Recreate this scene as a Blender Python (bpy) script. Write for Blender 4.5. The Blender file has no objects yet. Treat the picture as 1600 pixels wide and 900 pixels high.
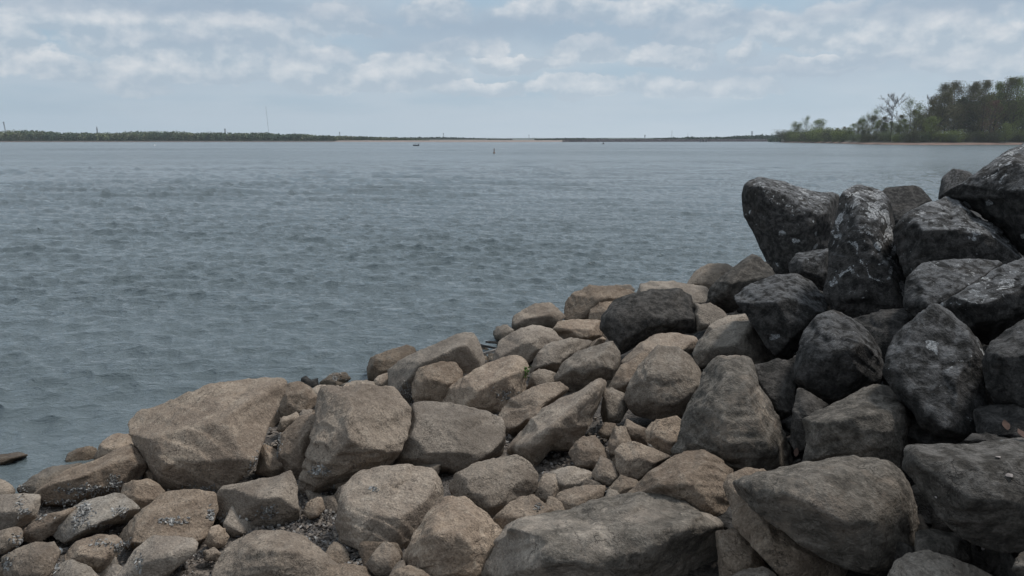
import bpy, bmesh, math, random
import numpy as np
from mathutils import Vector, Matrix

S = bpy.context.scene
C = S.collection
R = math.radians

# ------------------------------------------------------------------ camera
CAM_H, FPX, HORIZON = 2.2, 1244.0, 217.5          # eye height (m), focal length in photo pixels, horizon row
PITCH = math.atan((450 - HORIZON) / FPX)
cd = bpy.data.cameras.new('camera')
cd.sensor_width = 36.0
cd.lens = 36.0 * FPX / 1600.0
cd.clip_start, cd.clip_end = 0.05, 20000.0
cam = bpy.data.objects.new('camera', cd)
C.objects.link(cam)
cam.location = (0, 0, CAM_H)
cam.rotation_euler = (math.pi / 2 - PITCH, 0, 0)
S.camera = cam
FWD = np.array((0, math.cos(PITCH), -math.sin(PITCH)))
UPV = np.array((0, math.sin(PITCH), math.cos(PITCH)))
EYE = np.array((0, 0, CAM_H))

# ------------------------------------------------------------------ exposure
S.view_settings.view_transform = 'Standard'
S.view_settings.look = 'None'
S.view_settings.exposure = 0.0
S.view_settings.gamma = 1.0
S.view_settings.use_curve_mapping = False
DENOISE = True
S.cycles.sample_clamp_indirect = 1.5
S.cycles.sample_clamp_direct = 1.3
S.cycles.use_adaptive_sampling = False
S.cycles.max_bounces = 6
S.cycles.diffuse_bounces = 3
S.cycles.volume_bounces = 1
S.cycles.use_denoising = DENOISE

SUN_EL, SUN_AZ = R(60), R(62)                     # azimuth measured from straight ahead towards the right

# ------------------------------------------------------------------ node helper
class NT:
    """short-hand for building node trees"""
    def __init__(self, tree):
        self.t = tree
        self.n = tree.nodes
        self.n.clear()
    def add(self, kind, **kw):
        nd = self.n.new(kind)
        for k, v in kw.items():
            setattr(nd, k, v)
        return nd
    def put(self, nd, i, v):
        if isinstance(v, bpy.types.NodeSocket):
            self.t.links.new(v, nd.inputs[i])
        elif v is not None:
            nd.inputs[i].default_value = v
    def m(self, op, a, b=None, c=None, clamp=False):
        nd = self.add('ShaderNodeMath', operation=op, use_clamp=clamp)
        self.put(nd, 0, a); self.put(nd, 1, b)
        if c is not None: self.put(nd, 2, c)
        return nd.outputs[0]
    def vm(self, op, a, b=None):
        nd = self.add('ShaderNodeVectorMath', operation=op)
        self.put(nd, 0, a); self.put(nd, 1, b)
        return nd.outputs['Value'] if op in ('DOT_PRODUCT', 'LENGTH') else nd.outputs[0]
    def noise(self, vec, scale, detail=4, rough=0.55, dist=0.0, lac=2.0):
        nd = self.add('ShaderNodeTexNoise')
        self.put(nd, 'Vector', vec); self.put(nd, 'Scale', scale); self.put(nd, 'Detail', detail)
        self.put(nd, 'Roughness', rough); self.put(nd, 'Distortion', dist); self.put(nd, 'Lacunarity', lac)
        return nd.outputs[0]
    def sm(self, v, lo, hi, a=0.0, b=1.0):
        nd = self.add('ShaderNodeMapRange', interpolation_type='SMOOTHSTEP')
        self.put(nd, 0, v); self.put(nd, 1, lo); self.put(nd, 2, hi); self.put(nd, 3, a); self.put(nd, 4, b)
        return nd.outputs[0]
    def mix(self, f, a, b, blend='MIX'):
        nd = self.add('ShaderNodeMix', data_type='RGBA', blend_type=blend)
        self.put(nd, 0, f); self.put(nd, 6, a); self.put(nd, 7, b)
        return nd.outputs[2]
    def sep(self, v):
        nd = self.add('ShaderNodeSeparateXYZ'); self.put(nd, 0, v); return nd.outputs
    def comb(self, x, y, z):
        nd = self.add('ShaderNodeCombineXYZ'); self.put(nd, 0, x); self.put(nd, 1, y); self.put(nd, 2, z); return nd.outputs[0]

def rgb(r, g, b): return (r, g, b, 1.0)

# ------------------------------------------------------------------ world: hazy spring sky with broken cumulus
W = bpy.data.worlds.new('World'); S.world = W; W.use_nodes = True
w = NT(W.node_tree)
def px_dir(x, y):
    d = FWD + np.array((1, 0, 0)) * (x - 800) / FPX + UPV * (450 - y) / FPX
    return d / np.linalg.norm(d)
# heaps of cumulus in the photograph's sky, as directions: (x, y of the base line, half width, height, depth of the base)
HEAPS = [(130, 40, 72, 44, 10), (300, 66, 120, 52, 14), (392, 60, 50, 36, 10), (162, 70, 24, 16, 5), (4, 74, 26, 40, 10), (262, 106, 58, 28, 9), (335, 112, 62, 34, 9),
         (206, 134, 34, 28, 8), (85, 112, 56, 26, 8), (470, 112, 60, 40, 10), (520, 130, 46, 26, 8), (645, 118, 62, 32, 14), (588, 130, 42, 24, 8), (715, 82, 38, 22, 8),
         (770, 98, 16, 38, 6), (812, 102, 60, 14, 6), (912, 84, 44, 24, 8), (682, 26, 40, 30, 8), (512, 42, 46, 30, 8), (562, 48, 34, 14, 5), (1045, 94, 52, 24, 8),
         (1165, 90, 15, 22, 5), (1218, 60, 50, 36, 8), (1290, 60, 60, 44, 10), (1336, 62, 26, 48, 8), (1382, 68, 24, 48, 8), (1446, 70, 70, 52, 12), (1100, 52, 50, 26, 8),
         (1010, 26, 80, 26, 8), (880, 22, 80, 24, 8), (1310, 94, 62, 10, 5), (1240, 110, 60, 10, 5), (1450, 100, 16, 16, 5), (1548, 112, 36, 26, 8), (1570, 84, 50, 40, 10),
         (930, 140, 110, 22, 8), (1120, 140, 80, 16, 6), (760, 140, 70, 14, 6)]
# the broad grey undersides
SHADES = [(330, 6, 190, 16, 1.0), (770, 44, 230, 24, 1.0), (60, 2, 120, 10, .5), (310, 64, 100, 11, .7), (660, 128, 52, 9, .5), (1190, 112, 140, 20, .7), (1500, 4, 150, 18, 1.0), (1150, 34, 130, 10, .6), (480, 88, 90, 8, .5), (650, 74, 60, 11, .6),
          (1020, 62, 90, 14, .5), (1400, 100, 120, 14, .4), (250, 128, 140, 10, .3)]
co = w.add('ShaderNodeTexCoord')
vd = w.vm('NORMALIZE', co.outputs['Generated'])
x0_, y0_, z0_ = w.sep(vd)
zz = w.m('MAXIMUM', z0_, 0.0)
def sph(vec, k_, kz):
    x, y, z = w.sep(vec)
    return w.comb(w.m('MULTIPLY', x, k_), w.m('MULTIPLY', y, k_), w.m('MULTIPLY', z, kz))
def warp(k_, amt):
    nd = w.add('ShaderNodeTexNoise'); w.put(nd, 'Vector', sph(vd, k_, k_ * 1.5)); w.put(nd, 'Scale', 1.0); w.put(nd, 'Detail', 4); w.put(nd, 'Roughness', .55)
    return w.vm('MULTIPLY', w.vm('SUBTRACT', nd.outputs['Color'], (.5, .5, .5)), (amt, amt, amt * .75))
wv = w.vm('ADD', vd, w.vm('ADD', warp(16.0, .050), warp(55.0, .020)))
x, y, z = w.sep(wv)
front = w.m('GREATER_THAN', y, 0.0)
F, Lt, Wt = -1.0, 0.0, 0.001
for bx, by, hw, hgt_, base in HEAPS:
    d = px_dir(bx, by); up = w.m('SUBTRACT', z, float(d[2]))
    u = w.m('MULTIPLY', w.m('SUBTRACT', x, float(d[0])), FPX / (hw * 1.35))
    v = w.m('MAXIMUM', w.m('MULTIPLY', up, FPX / (hgt_ * 1.1)), w.m('MULTIPLY', up, -FPX / (base * 1.7)))
    q = w.m('SUBTRACT', 1.0, w.m('ADD', w.m('MULTIPLY', u, u), w.m('MULTIPLY', v, v)))
    F = w.m('MAXIMUM', F, q)
    wq = w.m('MAXIMUM', q, 0.0)
    Lt = w.m('MULTIPLY_ADD', wq, w.m('SUBTRACT', w.m('MULTIPLY', up, FPX / hgt_), w.m('MULTIPLY', u, .22)), Lt); Wt = w.m('ADD', Wt, wq)
G = 0.0
for bx, by, hw, hh, a in SHADES:
    d = px_dir(bx, by)
    u = w.m('MULTIPLY', w.m('SUBTRACT', x, float(d[0])), FPX / hw); v = w.m('MULTIPLY', w.m('SUBTRACT', z, float(d[2])), FPX / hh)
    G = w.m('MULTIPLY_ADD', w.m('EXPONENT', w.m('MULTIPLY', w.m('ADD', w.m('MULTIPLY', u, u), w.m('MULTIPLY', v, v)), -1.0)), a, G)
# the rest of the sky: the same kind of cloud, left to chance
zl = w.m('MULTIPLY', w.m('LOGARITHM', w.m('ADD', zz, 0.085), math.e), 2.4)
wx_, wy_, wz_ = w.sep(wv)
rest = w.noise(w.comb(w.m('MULTIPLY', wx_, 7.0), w.m('MULTIPLY', wy_, 7.0), zl), 1.0, 5, .5)
inview = w.m('MULTIPLY', front, w.sm(zz, .17, .24, 1.0, 0.0))
F = w.m('ADD', w.m('MULTIPLY', w.m('ADD', F, 1.0), inview), w.m('MULTIPLY', w.m('SUBTRACT', rest, .46), w.m('SUBTRACT', 5.0, w.m('MULTIPLY', inview, 3.4))))
F = w.m('SUBTRACT', F, inview)
fine1 = w.noise(sph(vd, 24.0, 36.0), 1.0, 6, .54)
fine2 = w.noise(sph(w.vm('ADD', vd, (-.006, 0, .011)), 24.0, 36.0), 1.0, 6, .54)
mask = w.sm(w.m('ADD', F, w.m('MULTIPLY', w.m('SUBTRACT', fine1, .5), 0.95)), -0.30, 0.40)
hi = w.m('DIVIDE', Lt, w.m('ADD', Wt, .12))
lit = w.m('ADD', w.m('ADD', 0.20, w.m('MULTIPLY', hi, .80)), w.m('MULTIPLY', w.m('SUBTRACT', fine1, fine2), 2.8), clamp=True)
veil = w.noise(w.comb(w.m('MULTIPLY', x0_, 5.0), w.m('MULTIPLY', y0_, 5.0), w.m('MULTIPLY', zl, 1.6)), 1.0, 4, .5)
sky = w.add('ShaderNodeTexSky', sky_type='NISHITA', sun_disc=False, sun_elevation=SUN_EL, sun_rotation=SUN_AZ,
            altitude=200.0, air_density=1.0, dust_density=4.0, ozone_density=1.5)
SKY_STRENGTH = 0.11
k = 10.0
def kk(r, g, b): return (r * k, g * k, b * k, 1.0)
haze = w.mix(w.sm(x0_, -0.6, 0.4), kk(.42, .50, .565), kk(.52, .60, .66))
clear = w.mix(0.85, sky.outputs[0], w.mix(w.sm(zz, 0.12, 0.6), kk(.325, .465, .59), kk(.50, .61, .72)))
clear = w.mix(w.m('MULTIPLY', w.sm(veil, .34, .60), .75), clear, kk(.45, .525, .60))
cloud = w.mix(lit, kk(.375, .45, .53), kk(.76, .755, .76))
cc = w.mix(w.m('MULTIPLY', mask, 0.80), clear, cloud)
cc = w.mix(w.m('MULTIPLY', w.m('MULTIPLY', w.m('MINIMUM', G, 1.0), inview), .9), cc, kk(.305, .39, .49))
col = w.mix(w.m('EXPONENT', w.m('MULTIPLY', zz, -17.0)), cc, haze)
bg = w.add('ShaderNodeBackground'); w.put(bg, 0, col); w.put(bg, 1, SKY_STRENGTH)
out = w.add('ShaderNodeOutputWorld'); W.node_tree.links.new(bg.outputs[0], out.inputs[0])

# ------------------------------------------------------------------ sun, softened by the cloud cover
sl = bpy.data.lights.new('sun', 'SUN'); sl.energy = 2.4; sl.angle = R(10); sl.color = (1.0, 0.96, 0.90)
so = bpy.data.objects.new('sun', sl); C.objects.link(so)
sd = Vector((math.sin(SUN_AZ) * math.cos(SUN_EL), math.cos(SUN_AZ) * math.cos(SUN_EL), math.sin(SUN_EL)))
so.rotation_euler = sd.to_track_quat('Z', 'Y').to_euler()
so.location = (0, 0, 60)

# ------------------------------------------------------------------ number helpers
def h3(ix, iy, iz, seed):
    h = (ix.astype(np.uint32) * np.uint32(374761393) + iy.astype(np.uint32) * np.uint32(668265263)
         + iz.astype(np.uint32) * np.uint32(2246822519) + np.uint32(seed * 3266489 + 17))
    h = (h ^ (h >> np.uint32(13))) * np.uint32(1274126177)
    h ^= h >> np.uint32(16)
    return h
def gnoise(p, seed=0):
    """3-D gradient noise, about -1..1"""
    pi = np.floor(p); f = p - pi; pi = pi.astype(np.int64)
    u = f * f * f * (f * (f * 6 - 15) + 10)
    r = 0
    for dx in (0, 1):
        for dy in (0, 1):
            for dz in (0, 1):
                h = h3(pi[:, 0] + dx, pi[:, 1] + dy, pi[:, 2] + dz, seed)
                gx = (h & np.uint32(1023)).astype(np.float32) / 511.5 - 1
                gy = ((h >> np.uint32(10)) & np.uint32(1023)).astype(np.float32) / 511.5 - 1
                gz = ((h >> np.uint32(20)) & np.uint32(1023)).astype(np.float32) / 511.5 - 1
                d = gx * (f[:, 0] - dx) + gy * (f[:, 1] - dy) + gz * (f[:, 2] - dz)
                wgt = ((u[:, 0] if dx else 1 - u[:, 0]) * (u[:, 1] if dy else 1 - u[:, 1]) * (u[:, 2] if dz else 1 - u[:, 2]))
                r = r + d * wgt
    return r * 1.2
ROT = np.array(((.36, .48, -.8), (-.8, .6, 0), (.48, .64, .6)))
def fbm(p, octv=4, gain=0.5, seed=0, ridged=False):
    a, s, t = 1.0, 0.0, 0.0
    for o in range(octv):
        n = gnoise(p, seed + o)
        s = s + a * ((1 - 2 * np.abs(n)) if ridged else n)
        t += a; a *= gain
        p = (p @ ROT.T) * 2.03
    return s / t
def sstep(x, a, b):
    t = np.clip((x - a) / (b - a), 0, 1); return t * t * (3 - 2 * t)

def mesh_np(name, v, quads=None, tris=None, smooth=True):
    me = bpy.data.meshes.new(name)
    v = np.asarray(v, dtype=np.float32)
    me.vertices.add(len(v)); me.vertices.foreach_set('co', v.ravel())
    idx, tot = [], []
    for a, k_ in ((quads, 4), (tris, 3)):
        if a is not None and len(a):
            idx.append(np.asarray(a, dtype=np.int32).ravel()); tot.append(np.full(len(a), k_, dtype=np.int32))
    idx = np.concatenate(idx); tot = np.concatenate(tot)
    me.loops.add(len(idx)); me.loops.foreach_set('vertex_index', idx)
    me.polygons.add(len(tot))
    st = np.concatenate(((0,), np.cumsum(tot)[:-1])).astype(np.int32)
    me.polygons.foreach_set('loop_start', st)
    me.polygons.foreach_set('use_smooth', np.full(len(tot), smooth, dtype=bool))
    me.update(calc_edges=True)
    return me
def obj(name, me, mat=None, parent=None, loc=None, **props):
    o = bpy.data.objects.new(name, me); C.objects.link(o)
    if mat is not None and me is not None and not me.materials: me.materials.append(mat)
    if parent is not None: o.parent = parent
    if loc is not None: o.location = loc
    for k_, v_ in props.items(): o[k_] = v_
    return o
def pix(x, y, t):
    """the point seen at photo pixel x, y at depth t along the view axis"""
    return EYE + t * (FWD + np.array((1, 0, 0)) * (x - 800) / FPX + UPV * (450 - y) / FPX)
def proj(P):
    d = P - EYE
    t = d @ FWD
    return 800 + FPX * d[:, 0] / t, 450 - FPX * (d @ UPV) / t, t
def cube_sphere(n):
    """quad sphere: unit directions and faces"""
    g = np.tan((np.linspace(-1, 1, n + 1)) * math.pi / 4)
    A, B = np.meshgrid(g, g, indexing='ij')
    vs, fs, off = [], [], 0
    ii = np.arange((n + 1) * (n + 1)).reshape(n + 1, n + 1)
    q = np.stack((ii[:-1, :-1], ii[1:, :-1], ii[1:, 1:], ii[:-1, 1:]), -1).reshape(-1, 4)
    for ax in range(3):
        for sg in (1, -1):
            p = np.empty((n + 1, n + 1, 3))
            p[..., ax] = sg; p[..., (ax + 1) % 3] = A * sg; p[..., (ax + 2) % 3] = B
            vs.append(p.reshape(-1, 3)); fs.append(q + off); off += (n + 1) ** 2
    v = np.concatenate(vs); f = np.concatenate(fs)
    key = np.round(v * 1e5).astype(np.int64)
    _, first, inv = np.unique(key, axis=0, return_index=True, return_inverse=True)
    v = v[first]; f = inv.reshape(-1)[f]
    return v / np.linalg.norm(v, axis=1)[:, None], f
_cs = {}
def csphere(n):
    if n not in _cs: _cs[n] = cube_sphere(n)
    return _cs[n]

# ------------------------------------------------------------------ materials
def material(name):
    m = bpy.data.materials.new(name); m.use_nodes = True
    t = NT(m.node_tree)
    b = t.add('ShaderNodeBsdfPrincipled'); o = t.add('ShaderNodeOutputMaterial')
    t.t.links.new(b.outputs[0], o.inputs[0])
    return m, t, b
def mid3(t, P):
    nd = t.add('ShaderNodeTexNoise'); t.put(nd, 'Vector', P); t.put(nd, 'Scale', 14.0); t.put(nd, 'Detail', 3)
    return t.vm('MULTIPLY', t.vm('SUBTRACT', nd.outputs['Color'], (.5, .5, .5)), (.09, .09, .09))
def rock_material():
    """limestone: tan low down, weathered nearly black higher up, with pale lichen. object colour = (dark, lichen, wet, grey)"""
    m, t, b = material('limestone')
    g = t.add('ShaderNodeNewGeometry'); oi = t.add('ShaderNodeObjectInfo')
    P = t.vm('ADD', g.outputs['Position'], t.vm('MULTIPLY', oi.outputs['Location'], (2.7, 2.7, 2.7)))
    sep = t.add('ShaderNodeSeparateColor'); t.put(sep, 0, oi.outputs['Color'])
    dark, lich, wet = sep.outputs[0], sep.outputs[1], sep.outputs[2]
    grey = oi.outputs['Alpha']; rnd = oi.outputs['Random']
    big = t.noise(P, 3.2, 5, 0.6, 0.4)
    mid = t.noise(P, 17.0, 6, 0.65, 0.3)
    fine = t.noise(P, 95.0, 5, 0.7)
    tan = t.mix(t.sm(big, 0.34, 0.66), rgb(0.200, 0.145, 0.105), rgb(0.336, 0.257, 0.190))
    tan = t.mix(t.m('MULTIPLY', t.sm(mid, 0.5, 0.72), 0.55), tan, rgb(0.416, 0.340, 0.266))
    tan = t.mix(t.m('MULTIPLY', t.sm(mid, 0.47, 0.3), 0.6), tan, rgb(0.121, 0.086, 0.063))
    tan = t.mix(t.sm(rnd, .2, 1.0, 0.0, .85), tan, t.mix(t.sm(big, 0.36, 0.64), rgb(0.191, 0.162, 0.136), rgb(0.343, 0.296, 0.249)))
    tan = t.mix(grey, tan, t.mix(t.sm(mid, 0.35, 0.65), rgb(0.183, 0.170, 0.151), rgb(0.351, 0.329, 0.294)))
    bright = t.m('ADD', 0.76, t.m('MULTIPLY', t.m('FRACT', t.m('MULTIPLY', rnd, 7.31)), 0.46))
    tan = t.mix(1.0, tan, t.comb(bright, bright, bright), 'MULTIPLY')
    dk = t.mix(t.sm(mid, 0.38, 0.66), rgb(.022, .021, .020), rgb(.082, .076, .072))
    dk = t.mix(t.m('MULTIPLY', t.sm(big, 0.5, 0.7), 0.35), dk, rgb(.085, .072, .06))
    dk = t.mix(t.sm(dark, .45, .95), t.mix(t.sm(mid, 0.36, 0.66), rgb(.095, .083, .070), rgb(.235, .205, .172)), dk)     # half weathered stones are grey
    blot = t.m('ADD', t.m('ADD', t.m('MULTIPLY', t.noise(P, 2.4, 7, 0.66, 0.15), 0.62), t.m('MULTIPLY', mid, 0.25)), t.m('MULTIPLY', fine, 0.13))
    thr = t.m('SUBTRACT', 0.84, t.m('MULTIPLY', dark, 0.68))
    dm = t.sm(t.m('SUBTRACT', blot, thr), -0.02, 0.055)
    c = t.mix(dm, tan, dk)
    # lichen: ragged pale crusts, more of them on upward faces
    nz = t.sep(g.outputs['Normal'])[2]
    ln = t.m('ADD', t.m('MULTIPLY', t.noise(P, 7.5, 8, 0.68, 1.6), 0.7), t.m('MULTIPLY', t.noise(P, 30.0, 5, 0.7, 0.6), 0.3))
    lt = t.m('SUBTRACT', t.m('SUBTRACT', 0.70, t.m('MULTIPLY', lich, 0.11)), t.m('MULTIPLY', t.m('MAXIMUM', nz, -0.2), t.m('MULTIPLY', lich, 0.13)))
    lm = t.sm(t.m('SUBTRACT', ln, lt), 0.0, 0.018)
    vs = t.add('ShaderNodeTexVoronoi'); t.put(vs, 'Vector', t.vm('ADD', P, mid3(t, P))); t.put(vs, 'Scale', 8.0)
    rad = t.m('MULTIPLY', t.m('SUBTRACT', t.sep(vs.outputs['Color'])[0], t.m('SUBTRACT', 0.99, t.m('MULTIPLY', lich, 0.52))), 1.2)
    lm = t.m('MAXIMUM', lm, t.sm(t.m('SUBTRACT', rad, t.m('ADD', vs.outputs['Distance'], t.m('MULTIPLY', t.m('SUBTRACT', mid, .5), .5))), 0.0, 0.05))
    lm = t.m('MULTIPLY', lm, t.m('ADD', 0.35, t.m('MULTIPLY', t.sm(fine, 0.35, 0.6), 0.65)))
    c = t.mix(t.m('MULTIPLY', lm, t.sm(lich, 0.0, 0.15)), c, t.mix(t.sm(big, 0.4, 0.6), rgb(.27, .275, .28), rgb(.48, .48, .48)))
    top_light = t.m('MULTIPLY', t.m('MULTIPLY', t.sm(nz, .35, .9), t.sm(mid, .38, .62)), t.m('MULTIPLY', t.sm(lich, 0.1, .5), .55))     # light on the tops painted into the colour, together with thin grey lichen
    c = t.mix(top_light, c, rgb(.20, .205, .215))
    sp = t.sm(fine, 0.28, 0.72, 0.68, 1.3)
    c = t.mix(1.0, c, t.comb(sp, sp, sp), 'MULTIPLY')
    fl = t.noise(P, 60.0, 3, 0.6)
    c = t.mix(t.m('MULTIPLY', t.sm(fl, .60, .70), .40), c, t.mix(1.0, c, rgb(2.0, 1.95, 1.9), 'MULTIPLY'))
    c = t.mix(t.m('MULTIPLY', t.sm(fl, .40, .31), .55), c, t.mix(1.0, c, rgb(.42, .40, .38), 'MULTIPLY'))
    # thin dark cracks and pits
    cr = t.noise(P, 5.0, 5, 0.6, 0.2)
    crack = t.sm(t.m('ABSOLUTE', t.m('SUBTRACT', cr, 0.5)), 0.0, 0.009, 1.0, 0.0)
    crack = t.m('MULTIPLY', crack, t.sm(big, 0.42, 0.58))
    c = t.mix(t.m('MULTIPLY', crack, 0.55), c, rgb(.03, .026, .024))
    zw = t.m('ADD', t.sep(g.outputs['Position'])[2], t.m('MULTIPLY', t.m('SUBTRACT', big, .5), .10))
    wet = t.m('MAXIMUM', wet, t.sm(zw, 0.03, .13, .8, 0.0))         # wet rim at the waterline
    c = t.mix(wet, c, t.mix(1.0, c, rgb(.36, .34, .30), 'MULTIPLY'))
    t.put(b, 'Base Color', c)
    t.put(b, 'Roughness', t.m('SUBTRACT', 0.93, t.m('MULTIPLY', wet, 0.5)))
    t.put(b, 'Specular IOR Level', 0.22)
    hgt = t.m('ADD', t.m('MULTIPLY', mid, 0.030), t.m('ADD', t.m('MULTIPLY', fine, 0.011), t.m('MULTIPLY', fl, .006)))
    hgt = t.m('SUBTRACT', hgt, t.m('MULTIPLY', crack, 0.007))
    pit = t.add('ShaderNodeTexVoronoi'); t.put(pit, 'Vector', P); t.put(pit, 'Scale', 42.0)
    hgt = t.m('ADD', hgt, t.m('MULTIPLY', t.sm(pit.outputs['Distance'], 0.0, 0.35), 0.0035))
    bp = t.add('ShaderNodeBump'); t.put(bp, 'Strength', 0.85); t.put(bp, 'Distance', 1.0); t.put(bp, 'Height', hgt)
    t.put(b, 'Normal', bp.outputs[0])
    return m
M_ROCK = rock_material()

def simple(name, col, rough=0.8, vary=0.0, island=False, scale=20.0, spec=0.3):
    m, t, b = material(name)
    c = None
    g = t.add('ShaderNodeNewGeometry')
    if island:
        cr = t.add('ShaderNodeValToRGB'); t.put(cr, 0, g.outputs['Random Per Island'])
        e = cr.color_ramp.elements
        e[0].position, e[0].color = 0.0, rgb(*col[0])
        e[1].position, e[1].color = 1.0, rgb(*col[-1])
        for i in range(1, len(col) - 1):
            x = e.new(i / (len(col) - 1)); x.color = rgb(*col[i])
        c = cr.outputs[0]
    else:
        n = t.noise(g.outputs['Position'], scale, 4, 0.6)
        c = t.mix(t.sm(n, 0.3, 0.7), rgb(*[x * (1 - vary) for x in col]), rgb(*[x * (1 + vary) for x in col]))
    t.put(b, 'Base Color', c); t.put(b, 'Roughness', rough); t.put(b, 'Specular IOR Level', spec)
    return m
M_PEBBLE = simple('pebbles', [(.05, .048, .05), (.15, .13, .115), (.09, .083, .08), (.25, .21, .175), (.075, .068, .064), (.36, .345, .33)], island=True)
M_SHELL = simple('shell', [(.05, .052, .056), (.40, .385, .36), (.17, .17, .17), (.52, .50, .47), (.075, .068, .065), (.28, .275, .265)], rough=0.5, island=True)

def ground_material():
    m, t, b = material('gravel_ground')
    g = t.add('ShaderNodeNewGeometry'); P = g.outputs['Position']
    v = t.add('ShaderNodeTexVoronoi'); t.put(v, 'Vector', P); t.put(v, 'Scale', 55.0)
    n = t.noise(P, 4.0, 6, 0.6)
    pile = t.sm(t.sep(P)[0], 0.3, 1.4)  # ground blackened under the dark pile, painting in the shade of its gaps
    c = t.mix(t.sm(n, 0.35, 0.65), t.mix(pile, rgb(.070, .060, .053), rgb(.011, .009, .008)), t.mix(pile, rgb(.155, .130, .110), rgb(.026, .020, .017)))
    s = t.sep(v.outputs['Color'])[0]
    k2 = t.m('ADD', 0.45, t.m('MULTIPLY', s, 1.1))
    t.put(b, 'Base Color', t.mix(1.0, c, t.comb(k2, k2, k2), 'MULTIPLY')); t.put(b, 'Roughness', 0.9)
    bp = t.add('ShaderNodeBump'); t.put(bp, 'Strength', 1.0); t.put(bp, 'Distance', 0.012); t.put(bp, 'Height', t.sm(v.outputs['Distance'], 0.0, 0.6, 1.0, 0.0))
    t.put(b, 'Normal', bp.outputs[0])
    return m
def water_material():
    """wind roughened lake: ripples as relief near by, and as a field of facet slopes farther out"""
    m, t, b = material('lake_water')
    g = t.add('ShaderNodeNewGeometry'); P = g.outputs['Position']
    y = t.sep(P)[1]
    a1 = t.noise(t.vm('MULTIPLY', P, (0.6, 1.0, 1.0)), 5.5, 5, 0.60, 0.5)
    a2 = t.noise(t.vm('MULTIPLY', P, (0.7, 1.0, 1.0)), 17.0, 3, 0.6, 0.4)
    gust = t.noise(t.vm('MULTIPLY', P, (0.30, 1.0, 1.0)), 0.055, 4, 0.55, 0.8)
    amp = t.sm(gust, 0.35, 0.65, 0.55, 1.25)
    hgt = t.m('MULTIPLY', t.m('ADD', t.m('MULTIPLY', a1, 0.095), t.m('MULTIPLY', a2, 0.030)), amp)
    bp = t.add('ShaderNodeBump'); t.put(bp, 'Strength', 1.0); t.put(bp, 'Distance', 1.0); t.put(bp, 'Height', hgt)
    def slopes(scale, detail, rough, sx):
        nd = t.add('ShaderNodeTexNoise'); t.put(nd, 'Vector', t.vm('MULTIPLY', P, (sx, 1.0, 1.0)))
        t.put(nd, 'Scale', scale); t.put(nd, 'Detail', detail); t.put(nd, 'Roughness', rough); t.put(nd, 'Distortion', .3)
        return t.vm('SUBTRACT', nd.outputs['Color'], (0.5, 0.5, 0.5))
    far = t.m('MULTIPLY', t.sm(y, 14.0, 60.0), amp)
    k1 = t.vm('MULTIPLY', slopes(1.5, 3, 0.6, 0.5), t.comb(t.m('MULTIPLY', far, .45), t.m('MULTIPLY', far, .62), 0.0))
    far2 = t.m('MULTIPLY', t.sm(y, 40.0, 160.0), amp)
    k2 = t.vm('MULTIPLY', slopes(0.05, 5, 0.65, 0.35), t.comb(t.m('MULTIPLY', far2, .3), t.m('MULTIPLY', far2, .85), 0.0))
    nrm = t.vm('NORMALIZE', t.vm('ADD', bp.outputs[0], t.vm('ADD', k1, k2)))
    t.put(b, 'Normal', nrm)
    t.put(b, 'Base Color', rgb(.096, .119, .127)); t.put(b, 'Roughness', t.sm(y, 10.0, 120.0, 0.06, 0.22)); t.put(b, 'IOR', 1.333)
    return m
M_GROUND, M_WATER = ground_material(), water_material()

# ------------------------------------------------------------------ the bank and the lake
def shore_s(x, y):
    """metres inland from the water's edge, which runs diagonally away to the right"""
    return (1.15 * x + 8.9 - y) / 1.524
def bank(x, y):
    """level on which the big rocks stand"""
    s = shore_s(x, y)
    kx = 0.10 + 0.27 * sstep(x, 0.0, 3.6)
    up = np.where(s > 0, 7.0 * (1 - np.exp(-np.maximum(s, 0) * kx / 7.0)), s * 0.16)
    return np.maximum(up, -2.5)
def ground_z(x, y):
    s = shore_s(x, y)
    b = bank(x, y)
    low = b - 0.05 - 0.38 * sstep(x, -0.2, 2.6) * sstep(s, 0.2, 1.5)
    return np.where(s > 0, np.maximum(low, np.minimum(b - .05, .06 + .08 * s)), low)
def hit_depth(px_, py_):
    d = FWD + np.array((1, 0, 0)) * (px_ - 800) / FPX + UPV * (450 - py_) / FPX
    t = np.linspace(1.0, 40.0, 4000)
    P = EYE + t[:, None] * d
    below = P[:, 2] < bank(P[:, 0], P[:, 1])
    i = np.argmax(below) if below.any() else len(t) - 1
    return float(t[i])

def fan(rows, cols_az):
    r, a = np.meshgrid(rows, cols_az, indexing='ij')
    x, y = r * np.sin(a), r * np.cos(a)
    n, k_ = r.shape
    ii = np.arange(n * k_).reshape(n, k_)
    q = np.stack((ii[:-1, :-1], ii[:-1, 1:], ii[1:, 1:], ii[1:, :-1]), -1).reshape(-1, 4)[:, ::-1]
    return x.ravel(), y.ravel(), r.ravel(), q
az_all = np.concatenate((np.linspace(-math.pi, -0.75, 24)[:-1], np.linspace(-0.75, 0.85, 150), np.linspace(0.85, math.pi, 24)[1:]))
rows = np.concatenate(((0.02,), np.linspace(0.8, 18, 110), np.geomspace(18.6, 2880, 44)))
gx, gy, gr, gq = fan(rows, az_all)
gz = ground_z(gx, gy)
near = sstep(gr, 40, 20)
gz = gz + near * 0.05 * fbm(np.stack((gx * 1.7, gy * 1.7, gx * 0), 1), 4, 0.55, 3)
gz = np.where(gr > 60, np.minimum(gz, np.where(shore_s(gx, gy) > 0, gz, -2.5)), gz)
obj('ground', mesh_np('ground', np.stack((gx, gy, gz), 1), gq), M_GROUND, kind='structure')

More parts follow.
